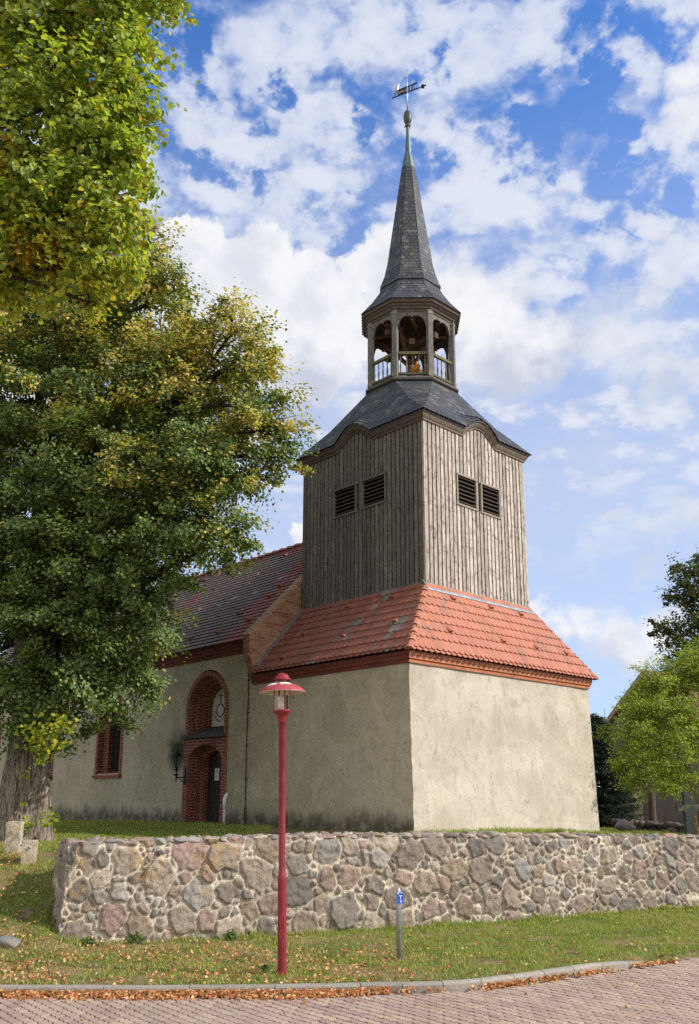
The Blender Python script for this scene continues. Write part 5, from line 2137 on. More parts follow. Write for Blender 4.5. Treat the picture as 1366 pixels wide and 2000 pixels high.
# ------------------------------------------------------------------ beyond the churchyard
def build_low_wall():
    p = np.array([(6.9, 29.6), (7.55, 28.0), (9.07, 25.4), (12.0, 24.6), (17.0, 24.2)])
    seg = np.linalg.norm(np.diff(p, axis=0), axis=1)
    cum = np.concatenate([[0], np.cumsum(seg)])
    r = np.random.default_rng(21)
    b0, f0 = rock_shape(2)
    V, F, C = [], [], []
    s = 0.0
    while s < cum[-1]:
        w = 0.09 + 0.15 * r.random()
        for lev in range(2):
            x, y = np.interp(s, cum, p[:, 0]), np.interp(s, cum, p[:, 1])
            for dpt in (0.0, 0.22):
                q = rock_points(b0, r) * np.array([w, 0.16, 0.07 + 0.07 * r.random()])
                a = r.random() * 0.8 - 1.0
                q = np.column_stack([q[:, 0] * math.cos(a) - q[:, 1] * math.sin(a), q[:, 0] * math.sin(a) + q[:, 1] * math.cos(a), q[:, 2]])
                q = q + np.array([x + 0.1 * r.random() + dpt * 0.9, y + dpt * 0.5, float(ground_z(x, y)) + 0.05 + lev * 0.14 + 0.05 * r.random()])
                n = len(V)
                V += [tuple(t) for t in q]
                F += [tuple(n + i for i in f) for f in f0]
                cc = np.array((0.10, 0.08, 0.065)) * (0.7 + 0.6 * r.random())
                C += [tuple(cc)] * len(f0)
        s += w * 1.35
    o = raw_mesh('rubble_wall', V, F, M['stone'], None, C, smooth=True)
    tag(o, 'low tumbled dark rubble wall behind the church before the barn', 'wall')


build_low_wall()


def build_barn():
    # gable wall runs from far left to near right, turned away from the sun
    a = np.array((9.75, 36.2))
    d = np.array((0.60, -0.80))
    root = empty('barn', (a[0], a[1], 0.9), math.atan2(d[1], d[0]))
    tag(root, 'grey-brown rendered barn with steep tiled gable behind the young tree', 'barn')
    W, D = 5.0, 14.0
    H, pk = 3.66, 3.66 + 2.35
    g = MB()
    g.prism([(0, 0), (W, 0), (W, H), (W / 2, pk), (0, H)], (1, 0, 0), (0, 0, 1), (0, 1, 0), (0, 0, 0), D, (0.24, 0.21, 0.18))
    m, q, b = new_mat('barn_render', 0.95, 0.0, 0.1)
    n = q.noise(q.obj(), 1.4, 6.0, 0.65)
    q.put(b.inputs['Base Color'], q.vmath('SCALE', (0.155, 0.135, 0.115), scale=q.smooth(n, 0.25, 0.75, 0.75, 1.25)))
    g.build('barn_wall', m, root)
    V, F, C = [], [], []
    o = 0.30
    k = (pk - H) / (W / 2)
    L0 = (-o, -0.25, H - o * k + 0.06)
    L1 = (-o, D, H - o * k + 0.06)
    R0, R1 = (W / 2, -0.25, pk + 0.06), (W / 2, D, pk + 0.06)
    cover_facet(V, F, C, (L1, L0, R0, R1), 0.22, 0.28, ROUND, 0.02, lambda *t: vary((0.27, 0.12, 0.08), 0.2))
    E0, E1 = (W + o, -0.25, H - o * k + 0.06), (W + o, D, H - o * k + 0.06)
    cover_facet(V, F, C, (E0, E1, R1, R0), 0.22, 0.28, ROUND, 0.02, lambda *t: vary((0.27, 0.12, 0.08), 0.2))
    raw_mesh('barn_roof', V, F, M['tile'], root, C)
    vg = MB()
    for sgn in (0, 1):
        p0 = Vector((L0[0] if not sgn else E0[0], -0.27, L0[2] - 0.04))
        p1 = Vector((W / 2, -0.27, pk + 0.04))
        dd = (p1 - p0)
        vg.box((p0 + p1) / 2, (dd.length, 0.05, 0.16), (0.33, 0.27, 0.2), dd.normalized(), (0, 1, 0), Vector((0, -1, 0)).cross(dd.normalized()))
    vg.build('verge_board', M['wood_trim'], root)


build_barn()


def build_yard_posts():
    z = float(ground_z(9.05, 29.5))
    mb = MB()
    mb.box((0, 0, 0.55), (0.26, 0.26, 1.5), (0.44, 0.37, 0.26))
    mb.box((0, 0, 1.33), (0.32, 0.32, 0.06), (0.40, 0.34, 0.25))
    mb.box((0, 0, 1.40), (0.24, 0.24, 0.08), (0.40, 0.34, 0.25))
    o = mb.build('gate_pillar', M['concrete'])
    o.location = (9.02, 29.5, z)
    tag(o, 'pale narrow masonry gate pillar beside the dark spruce', 'pillar')
    mb = MB()
    for t in np.linspace(0, 1, 1):
        mb.tube([(0, 0, -0.2), (0.01, 0, 0.5), (0.03, 0.01, 1.15)], [0.13, 0.12, 0.11], 10, (0.11, 0.075, 0.055))
        mb.box((0.03, 0.0, 1.2), (0.16, 0.16, 0.10), (0.11, 0.075, 0.055))
    o = mb.build('wooden_post', M['wood_trim'])
    o.location = (9.42, 29.3, z)
    tag(o, 'dark brown wooden post right of the pale gate pillar', 'post')


build_yard_posts()


# ------------------------------------------------------------------ foliage
LEAF_HEART = np.array([(0, 0, 0), (0.40, 0.22, 0.10), (0.44, 0.52, 0.09), (0, 1.0, -0.05), (-0.44, 0.52, 0.09), (-0.40, 0.22, 0.10)])
LEAF_HEART_F = np.array([(0, 1, 2, 3), (0, 3, 4, 5)])
LEAF_THIN = np.array([(0, 0, 0), (0.22, 0.45, 0.05), (0, 1.0, -0.06), (-0.22, 0.45, 0.05)])
LEAF_THIN_F = np.array([(0, 1, 2, 3)])


def leaves_mesh(name, P, N, size, cols, parent, mat, shape=LEAF_HEART, faces=LEAF_HEART_F, droop=0.6, r=None):
    """One leaf per point: N the way the blade faces, tip hanging by droop."""
    r = r or rng
    n = len(P)
    N = N / np.linalg.norm(N, axis=1)[:, None]
    T = r.normal(size=(n, 3))
    T[:, 2] -= droop * 1.6
    T = T - N * np.sum(T * N, 1)[:, None]
    T /= np.linalg.norm(T, axis=1)[:, None] + 1e-9
    B = np.cross(T, N)
    s = np.asarray(size).reshape(-1, 1, 1) * np.ones((n, 1, 1))
    V = P[:, None, :] + s * (shape[None, :, 0:1] * B[:, None, :] + (shape[None, :, 1:2] - 0.3) * T[:, None, :] + shape[None, :, 2:3] * N[:, None, :])
    k = len(shape)
    F = (np.arange(n) * k)[:, None, None] + faces[None]
    C = np.repeat(cols, len(faces), axis=0)
    return raw_mesh(name, V.reshape(-1, 3), F.reshape(-1, faces.shape[1]), mat, parent, C)


def rand_dirs(n, r):
    d = r.normal(size=(n, 3))
    return d / np.linalg.norm(d, axis=1)[:, None]


def crown_points(lobes, per_area, leaf_per, twig_r, r, flat=0.6, inner=0.35, loose=0.55):
    """Twig clusters scattered over and inside lobes; returns points, facing vectors and outwardness 0..1."""
    P, N, O, K = [], [], [], []
    for (x, y, z, rad) in lobes:
        n = max(3, int(per_area * rad * rad))
        d = rand_dirs(n, r)
        rr = rad * np.where(r.random(n) < inner, 0.25 + 0.55 * r.random(n), 0.72 + 0.36 * r.random(n))
        c = np.array((x, y, z)) + d * rr[:, None] * np.array([1, 1, 0.88])
        for i in range(n):
            tr = twig_r * (0.6 + 0.8 * r.random())
            m = int(leaf_per * (0.6 + 0.8 * r.random()))
            ax = d[i] * 0.7 + np.array([0, 0, -0.25]) + r.normal(size=3) * 0.35
            ax /= np.linalg.norm(ax)
            t = r.random(m) ** 0.8
            off = r.normal(size=(m, 3)) * (tr * 0.42)
            off[:, 2] *= flat
            p = c[i] + ax * (t * tr * 1.9 - tr * 0.6)[:, None] + off
            nv = d[i] * 0.55 + np.array([0.15, -0.12, 0.75]) + r.normal(size=3) * 0.3 + r.normal(size=(m, 3)) * loose
            P.append(p)
            N.append(nv)
            O.append(np.clip(rr[i] / rad, 0, 1.1) * np.ones(m) * 0.6 + t * 0.4)
            K.append(np.full(m, r.random()))
    return np.vstack(P), np.vstack(N), np.concatenate(O), np.concatenate(K)


def branch_mesh(mb, a, b, r0, r1, sag=0.25, n=6, c=(1, 1, 1), r=None):
    a, b = Vector(a), Vector(b)
    side = Vector(((r.random() - 0.5), (r.random() - 0.5), 0)) * (b - a).length * 0.22
    pts = []
    for i in range(n + 1):
        t = i / n
        p = a.lerp(b, t) + side * math.sin(t * math.pi) + Vector((0, 0, sag * (b - a).length * math.sin(t * math.pi) * (1 - t) * 0.8))
        p += Vector(((r.random() - .5), (r.random() - .5), (r.random() - .5))) * 0.05 * (0 if i in (0,) else 1)
        pts.append(p)
    mb.tube(pts, [r0 + (r1 - r0) * (i / n) ** 0.8 for i in range(n + 1)], 7, c)
    return pts


def pick(r, n, cols, p):
    c = np.array(cols)
    return c[r.choice(len(c), n, p=np.array(p) / sum(p))]


LINDEN = [(-6.92, 18.5, 4.13, 0.96), (-5.77, 18.5, 4.57, 1.18), (-4.85, 18.2, 4.63, 0.68), (-6.22, 18.0, 5.57, 1.35), (-4.85, 18.0, 5.79, 1.04), (-4.28, 17.8, 6.07, 0.55), (-7.16, 18.5, 6.91, 1.39), (-5.7, 18.0, 7.23, 1.46), (-4.42, 18.0, 7.68, 1.35), (-3.24, 17.5, 7.75, 1.01), (-2.62, 17.3, 7.36, 0.45), (-6.98, 18.5, 8.9, 1.5), (-5.28, 18.0, 9.3, 1.56), (-3.8, 17.8, 9.46, 1.44), (-2.44, 17.5, 9.22, 0.95), (-1.72, 17.3, 9.15, 0.52), (-1.50, 17.3, 9.75, 0.32), (-2.26, 17.6, 10.43, 0.86), (-7.5, 18.5, 10.98, 1.61), (-5.79, 18.2, 11.09, 1.47), (-4.26, 18.0, 11.24, 1.25), (-2.99, 17.8, 11.38, 0.98), (-2.36, 17.7, 11.72, 0.62), (-2.86, 17.8, 12.50, 0.55), (-7.37, 18.7, 12.89, 1.41), (-5.65, 18.5, 13.04, 1.28), (-4.36, 18.2, 12.5, 0.95), (-4.95, 18.5, 14.27, 0.78), (-4.29, 18.3, 13.61, 0.55), (-5.03, 18.5, 14.95, 0.40), (-6.52, 19.0, 14.98, 1.32), (-8.5, 19.5, 15.6, 1.69),
          (-8.72, 18.5, 4.89, 1.61), (-9.18, 18.5, 7.14, 1.93), (-9.68, 19.0, 9.7, 2.2), (-10.34, 19.5, 12.53, 2.26), (-10.49, 20.0, 15.36, 2.08), (-6.8, 20.5, 7.04, 1.9), (-5.09, 20.5, 9.62, 1.9), (-6.69, 21.0, 12.6, 2.07), (-3.92, 20.5, 11.65, 1.5), (-8.58, 21.5, 9.29, 2.24), (-8.38, 21.5, 15.1, 1.87)]


def trunk_mesh(name, pts, radii, mat, parent, ridges, seed, n=56):
    mb = MB()
    mb.tube(pts, radii, n)
    V = np.array(mb.V)
    P = np.column_stack([V[:, 0], V[:, 1], V[:, 2]])
    c = np.array([np.interp(V[:, 2], [p[2] for p in pts], [p[k] for p in pts]) for k in (0, 1)]).T
    d = V[:, :2] - c
    ln = np.linalg.norm(d, axis=1)[:, None] + 1e-6
    th = np.arctan2(d[:, 1], d[:, 0])
    w = fbm(np.column_stack([np.cos(th) * ridges, np.sin(th) * ridges, V[:, 2] * 0.45]), seed, 4) - 0.5
    lob = np.cos(th * 5 + 1.0 + 0.5 * V[:, 2]) * 0.035 + np.cos(th * 3 + 0.4) * 0.04
    V[:, :2] += d / ln * (w * 0.13 + lob * (1.0 + 1.0 * np.clip(1.8 - V[:, 2], 0, 1)))[:, None] * min(1.0, radii[0] / 0.5)
    return raw_mesh(name, V, mb.F, mat, parent, smooth=True)


def build_linden():
    r = np.random.default_rng(101)
    bx, by = -7.08, 19.0
    gz = float(ground_z(bx, by))
    root = empty('linden_tree', (bx, by, gz))
    tag(root, 'big old linden tree with thick ridged trunk left of the church', 'tree')
    off = np.array((bx, by, gz))
    pts = []
    rad = []
    for i, z in enumerate(np.linspace(-0.3, 4.2, 46)):
        pts.append((0.02 * math.sin(z), 0.0, z))
        rad.append(0.425 + 0.17 * math.exp(-max(z, 0) / 0.35) + 0.03 * math.sin(z * 2.0) - 0.015 * z + 0.06 * max(0, z - 3.0))
    trunk = trunk_mesh('trunk', pts, rad, M['bark'], root, 7.0, 31)
    mb = MB()
    top = Vector((0, 0, 3.9))
    limbs = []
    for tgt, rr in (((-3.0, 0.3, 10.0), 0.26), ((0.6, -0.2, 11.5), 0.30), ((2.6, -0.7, 9.0), 0.24), ((1.0, 1.2, 8.0), 0.22), ((-2.0, 0.2, 6.0), 0.2), ((2.0, -0.6, 5.0), 0.17), ((-1.0, 1.5, 12.5), 0.22)):
        limbs.append(branch_mesh(mb, top + Vector(((r.random() - .5) * .5, (r.random() - .5) * .5, -0.3)), tgt, rr, 0.07, 0.18, 10, (1, 1, 1), r))
    for lb in LINDEN:
        c = Vector(lb[:3]) - Vector(off)
        src = min((p for l in limbs for p in l[2:]), key=lambda p: (p - c).length + 0.6 * max(0, p.z - c.z))
        mid = branch_mesh(mb, src, c, 0.075, 0.03, 0.1, 6, (1, 1, 1), r)
        for _ in range(6):
            d = Vector(rand_dirs(1, r)[0])
            branch_mesh(mb, mid[-1 - int(r.integers(0, 3))], c + d * lb[3] * 0.9, 0.026, 0.006, 0.1, 4, (1, 1, 1), r)
    mb.build('limbs', M['bark_dark'], root, smooth=True)
    P, N, O, K = crown_points(LINDEN, 36, 150, 0.30, r, flat=0.66, inner=0.34, loose=0.42)
    # hanging skirt: leaves below a ragged edge only
    n = len(P)
    hz = sstep(P[:, 2], 5.5, 12.0) * (0.55 + 0.45 * sstep(P[:, 0], -7.5, -4.0))
    green = pick(r, n, [(0.120, 0.185, 0.050), (0.165, 0.230, 0.060), (0.225, 0.270, 0.066), (0.100, 0.170, 0.070)], [3, 4, 2, 2])
    olive = pick(r, n, [(0.50, 0.44, 0.090), (0.56, 0.43, 0.125), (0.60, 0.48, 0.17), (0.43, 0.42, 0.080)], [4, 3, 2, 3])
    # pale fruit bracts at the twig ends; gold also paints the sunlit upper right
    q = (0.5 * r.random(n) + 0.5 * ((K * 7.31) % 1.0)) < np.clip(-0.05 + 0.55 * hz + 0.40 * (O - 0.6) + 0.35 * (K - 0.5), 0.02, 0.75)
    C = np.where(q[:, None], olive, green) * (0.75 + 0.5 * r.random((n, 1)))
    leaves_mesh('crown', P - off, N, 0.070 * (0.7 + 0.6 * r.random(n)), C, root, M['leaf_linden'], r=r)
    # bright epicormic shoots on the trunk
    P, N, C = [], [], []
    for x, y, z, rr, m in [(-6.40, 17.45, 3.33, 0.30, 105), (-6.05, 17.3, 3.42, 0.34, 130), (-5.78, 17.3, 3.60, 0.20, 55), (-6.22, 17.4, 3.00, 0.22, 70), (-6.28, 18.35, 1.72, 0.17, 34), (-6.72, 18.3, 1.60, 0.14, 26), (-6.86, 18.38, 2.62, 0.07, 9), (-6.85, 18.35, 2.05, 0.05, 5)]:
        P.append(np.array((x, y, z)) + r.normal(size=(m, 3)) * rr * 0.55)
        N.append(np.array([0.1, -0.8, 0.6]) + r.normal(size=(m, 3)) * 0.5)
        C.append(pick(r, m, [(0.46, 0.44, 0.035), (0.34, 0.38, 0.035), (0.24, 0.31, 0.04), (0.14, 0.22, 0.035)], [4, 3, 3, 2]))
    P = np.vstack(P)
    leaves_mesh('shoot_leaves', P - off, np.vstack(N), 0.085 * (0.7 + 0.6 * r.random(len(P))), np.vstack(C), root, M['leaf'], r=r)


build_linden()

NEAR = [(-3.69, 8.2, 10.55, 0.63), (-2.83, 8.0, 10.48, 0.48), (-2.50, 7.9, 10.04, 0.25), (-3.29, 8.2, 9.8, 0.63), (-2.55, 8.0, 9.42, 0.34), (-3.65, 8.4, 9.19, 0.7), (-2.80, 8.1, 8.94, 0.50), (-2.38, 8.0, 8.6, 0.27), (-3.02, 8.2, 8.33, 0.56), (-2.48, 8.0, 8.06, 0.29), (-3.68, 8.5, 8.36, 0.61), (-3.57, 8.5, 7.73, 0.44), (-3.06, 8.3, 7.66, 0.38), (-2.80, 8.2, 7.20, 0.13), (-2.60, 8.1, 7.59, 0.25), (-3.26, 8.2, 11.68, 0.78), (-2.42, 8.0, 11.16, 0.48), (-4.57, 8.6, 10.67, 0.77), (-4.62, 8.8, 9.11, 0.89), (-4.38, 8.8, 7.86, 0.58), (-2.52, 8.0, 8.85, 0.22), (-2.45, 8.0, 9.75, 0.2)]


def build_near_tree():
    r = np.random.default_rng(202)
    bx, by = -7.6, 7.6
    root = empty('leafy_tree', (bx, by, -0.1))
    tag(root, 'nearest linden tree, its sunlit yellow-green boughs filling the upper left corner', 'tree')
    off = np.array((bx, by, -0.1))
    pts, rad = [], []
    for z in np.linspace(-0.3, 7.0, 40):
        pts.append((0.05 * z, 0.0, z))
        rad.append(0.42 + 0.2 * math.exp(-max(z, 0) / 0.3) - 0.02 * z)
    trunk_mesh('trunk', pts, rad, M['bark'], root, 7.0, 33, 40)
    mb = MB()
    limbs = []
    for tgt in ((3.2, 0.7, 11.2), (3.0, 0.9, 9.0), (3.2, 0.9, 7.9), (1.5, 0.5, 12.5), (2.4, 0.8, 10.0)):
        limbs.append(branch_mesh(mb, (0.3, 0, 5.5 + r.random() * 1.4), tgt, 0.13, 0.035, 0.12, 10, (1, 1, 1), r))
    for lb in NEAR:
        c = Vector(lb[:3]) - Vector(off)
        src = min((p for l in limbs for p in l[2:]), key=lambda p: (p - c).length)
        mid = branch_mesh(mb, src, c, 0.028, 0.012, 0.1, 6, (1, 1, 1), r)
        for _ in range(8):
            d = Vector(rand_dirs(1, r)[0])
            branch_mesh(mb, mid[-1 - int(r.integers(0, 3))], c + d * lb[3] * 0.95, 0.010, 0.003, 0.1, 4, (1, 1, 1), r)
    mb.build('limbs', M['bark_dark'], root, smooth=True)
    P, N, O, K = crown_points(NEAR, 260, 36, 0.14, r, flat=0.8, inner=0.38, loose=0.45)
    n = len(P)
    C = pick(r, n, [(0.37, 0.44, 0.080), (0.27, 0.36, 0.070), (0.46, 0.50, 0.09), (0.17, 0.25, 0.060), (0.46, 0.37, 0.045), (0.33, 0.20, 0.06)], [30, 28, 16, 14, 3, 3])
    C = C * (0.75 + 0.5 * r.random((n, 1)))
    low = (r.random(n) < 0.4 * (1 - sstep(P[:, 2], 7.2, 8.6)))
    C[low] = np.array((0.50, 0.46, 0.055)) * (0.75 + 0.5 * r.random((low.sum(), 1)))
    # autumn sprays
    for (x, y, z, rr) in ((-3.95, 8.1, 8.95, 0.28), (-3.75, 8.0, 8.75, 0.22), (-3.4, 8.2, 7.75, 0.3), (-3.1, 8.1, 8.1, 0.22)):
        d = np.linalg.norm(P - np.array((x, y, z)), axis=1)
        sel = (d < rr) & (r.random(n) < 0.6)
        C[sel] = np.array((0.42, 0.25, 0.03)) * (0.8 + 0.4 * r.random((sel.sum(), 1)))
    leaves_mesh('crown', P - off, N, 0.064 * (0.6 + 0.75 * r.random(n)), C, root, M['leaf'], droop=0.9, r=r)


build_near_tree()


def build_young_tree():
    r = np.random.default_rng(303)
    L = [(8.21, 23.03, 2.96, 0.70), (7.27, 22.91, 3.03, 0.70), (6.72, 22.79, 3.02, 0.35), (7.90, 23.03, 3.82, 1.00), (6.84, 22.91, 3.81, 0.52), (8.77, 23.50, 4.26, 1.07), (7.87, 23.15, 4.67, 0.70), (8.72, 23.50, 5.25, 0.61), (7.73, 23.27, 5.17, 0.33), (9.09, 23.50, 5.49, 0.53), (7.17, 23.03, 4.35, 0.42), (6.99, 22.79, 2.58, 0.40), (7.79, 22.68, 2.46, 0.33), (9.95, 23.73, 4.27, 1.21), (9.87, 23.50, 3.05, 0.94), (9.92, 23.73, 5.37, 0.81), (7.46, 22.91, 5.43, 0.19), (8.08, 23.3, 5.11, 0.55), (8.55, 23.4, 5.47, 0.53), (9.10, 23.5, 5.69, 0.60), (7.46, 23.1, 4.55, 0.50), (9.62, 23.6, 5.78, 0.80)]
    bx, by = 8.60, 23.50
    gz = float(ground_z(bx, by))
    root = empty('young_tree', (bx, by, gz))
    tag(root, 'young feathery yellow-green tree with slim trunk right of the tower', 'tree')
    off = np.array((bx, by, gz))
    mb = MB()
    tp = [(0.06, 0, -0.2), (0.02, 0, 0.4), (-0.02, 0, 1.4), (-0.03, 0, 2.4), (0.0, 0.02, 3.3), (0.05, 0.0, 4.2)]
    mb.tube(tp, [0.10, 0.088, 0.08, 0.065, 0.045, 0.015], 12)
    mb.build('trunk', M['bark_young'], root, smooth=True)
    mb = MB()
    for lb in L:
        c = Vector(lb[:3]) - Vector(off)
        src = Vector((-0.02, 0, min(3.8, max(1.4, c.z - 1.0))))
        mid = branch_mesh(mb, src, c, 0.024, 0.008, 0.05, 6, (1, 1, 1), r)
        for _ in range(5):
            branch_mesh(mb, mid[-1 - int(r.integers(0, 3))], c + Vector(rand_dirs(1, r)[0]) * lb[3] * 0.95, 0.007, 0.003, 0.05, 4, (1, 1, 1), r)
    mb.build('limbs', M['bark_dark'], root, smooth=True)
    P, N, O, K = crown_points(L, 165, 44, 0.21, r, flat=0.45, inner=0.4)
    n = len(P)
    C = pick(r, n, [(0.31, 0.39, 0.055), (0.23, 0.31, 0.050), (0.39, 0.43, 0.060), (0.15, 0.22, 0.045), (0.46, 0.42, 0.055)], [30, 30, 18, 16, 5])
    C *= (0.75 + 0.5 * r.random((n, 1)))
    leaves_mesh('crown', P - off, N, 0.070 * (0.7 + 0.6 * r.random(n)), C, root, M['leaf'], LEAF_THIN, LEAF_THIN_F, 0.4, r)


build_young_tree()


def build_dark_tree():
    r = np.random.default_rng(404)
    L = [(14.49, 38.0, 12.0, 0.60), (14.87, 38.0, 11.16, 1.0), (13.75, 38.0, 10.7, 0.40), (13.35, 38.0, 9.09, 0.58), (14.37, 38.0, 9.32, 0.9), (13.08, 38.0, 9.56, 0.26), (14.38, 38.0, 8.07, 0.7), (13.52, 38.0, 8.41, 0.46), (15.92, 38.5, 10.58, 1.4), (16.19, 38.5, 8.49, 1.2), (17.64, 39.0, 11.88, 1.7), (17.86, 39.0, 9.5, 1.9), (16.06, 39.0, 12.5, 0.9), (11.80, 37.0, 6.29, 0.30), (12.25, 37.0, 6.83, 0.32), (19.3, 39.5, 10.6, 2.0), (18.0, 39.5, 13.3, 1.5), (12.7, 37.2, 7.2, 0.4)]
    bx, by = 17.6, 39.2
    gz = float(ground_z(bx, by))
    root = empty('dark_tree', (bx, by, gz))
    tag(root, 'dark green open-crowned tree rising above the barn at the picture edge', 'tree')
    off = np.array((bx, by, gz))
    mb = MB()
    mb.tube([(0, 0, -0.3), (0, 0, 3), (-0.1, 0, 6), (-0.2, 0, 9)], [0.4, 0.3, 0.22, 0.08], 12)
    mb.build('trunk', M['bark_dark'], root, smooth=True)
    mb = MB()
    for lb in L:
        c = Vector(lb[:3]) - Vector(off)
        src = Vector((-0.1, 0, min(8.8, max(3.5, c.z - 1.8))))
        mid = branch_mesh(mb, src, c, 0.07, 0.02, 0.05, 6, (1, 1, 1), r)
        for _ in range(5):
            branch_mesh(mb, mid[-1 - int(r.integers(0, 3))], c + Vector(rand_dirs(1, r)[0]) * lb[3] * 0.95, 0.018, 0.006, 0.05, 4, (1, 1, 1), r)
    mb.build('limbs', M['bark_dark'], root, smooth=True)
    P, N, O, K = crown_points(L, 48, 40, 0.28, r, flat=0.6, inner=0.3)
    n = len(P)
    C = pick(r, n, [(0.075, 0.105, 0.032), (0.105, 0.130, 0.040), (0.055, 0.080, 0.030), (0.17, 0.145, 0.045)], [4, 3, 3, 1])
    C *= (0.75 + 0.5 * r.random((n, 1)))
    leaves_mesh('crown', P - off, N, 0.11 * (0.7 + 0.6 * r.random(n)), C, root, M['leaf'], r=r)


build_dark_tree()


def build_spruce():
    r = np.random.default_rng(505)
    bx, by = 7.75, 28.6
    gz = float(ground_z(bx, by))
    root = empty('spruce_tree', (bx, by, gz))
    tag(root, 'dark bushy spruce between the tower wall and the barn', 'tree')
    H = 3.65
    mb = MB()
    mb.tube([(0, 0, -0.2), (0, 0, H * 0.6), (-0.25, 0, H * 0.98)], [0.16, 0.09, 0.015], 8)
    mb.build('trunk', M['bark_dark'], root, smooth=True)
    P, N = [], []
    tw = MB()
    for i in range(520):
        z = 0.05 + (H - 0.1) * r.random() ** 1.15
        a = r.random() * 2 * math.pi
        L = 0.15 + 1.10 * (1 - z / H) ** 0.6 * (0.65 + 0.5 * r.random())
        lean = -0.25 * z / H
        p0 = Vector((lean, 0, z))
        p1 = p0 + Vector((math.cos(a) * L, math.sin(a) * L, 0.10 * L - 0.15 + 0.18 * L))
        tw.tube([p0, p1], [0.012, 0.004], 4)
        m = int(70 * L) + 20
        t = r.random(m)
        q = np.array(p0) + np.outer(0.15 + 0.85 * t, np.array(p1 - p0)) + r.normal(size=(m, 3)) * np.array([0.06, 0.06, 0.03])
        P.append(q)
        N.append(np.array([0, 0, 1.0]) + r.normal(size=(m, 3)) * 0.8)
    tw.build('twigs', M['bark_dark'], root)
    P, N = np.vstack(P), np.vstack(N)
    n = len(P)
    C = pick(r, n, [(0.016, 0.032, 0.018), (0.024, 0.042, 0.024), (0.034, 0.050, 0.030)], [4, 3, 1])
    leaves_mesh('crown', P, N, 0.10 * (0.7 + 0.6 * r.random(n)), C, root, M['needle'], LEAF_THIN * np.array([0.55, 1, 1]), LEAF_THIN_F, 0.2, r)


build_spruce()


def build_sapling():
    z = float(ground_z(8.9, 31.0))
    r = np.random.default_rng(6)
    mb = MB()
    mb.tube([(0, 0, -0.2), (0.01, 0, 2.0), (0.0, 0, 3.3), (0.0, 0, 4.05)], [0.03, 0.025, 0.016, 0.006], 6)
    for zz, a, l in ((3.1, 2.9, 0.32), (3.3, 0.4, 0.42), (3.55, 0.9, 0.34), (2.8, 3.3, 0.3), (3.7, 3.4, 0.15)):
        mb.tube([(0, 0, zz), (math.cos(a) * l * 0.5, 0.02, zz + l * 0.30), (math.cos(a) * l, 0.03, zz + l * 0.85)], [0.010, 0.007, 0.003], 5)
    o = mb.build('bare_sapling', M['bark_dark'])
    o.location = (8.55, 31.0, z)
    tag(o, 'thin leafless sapling poking up beside the barn verge', 'sapling')


build_sapling()


# ------------------------------------------------------------------ turf, weeds and fallen leaves
def in_frame(x, y, z, m=0.06):
    """Loose test that keeps the planting to ground a visitor near the camera could see."""
    return (np.abs(x) < 0.46 * y + 0.8) & (y > 10.9)


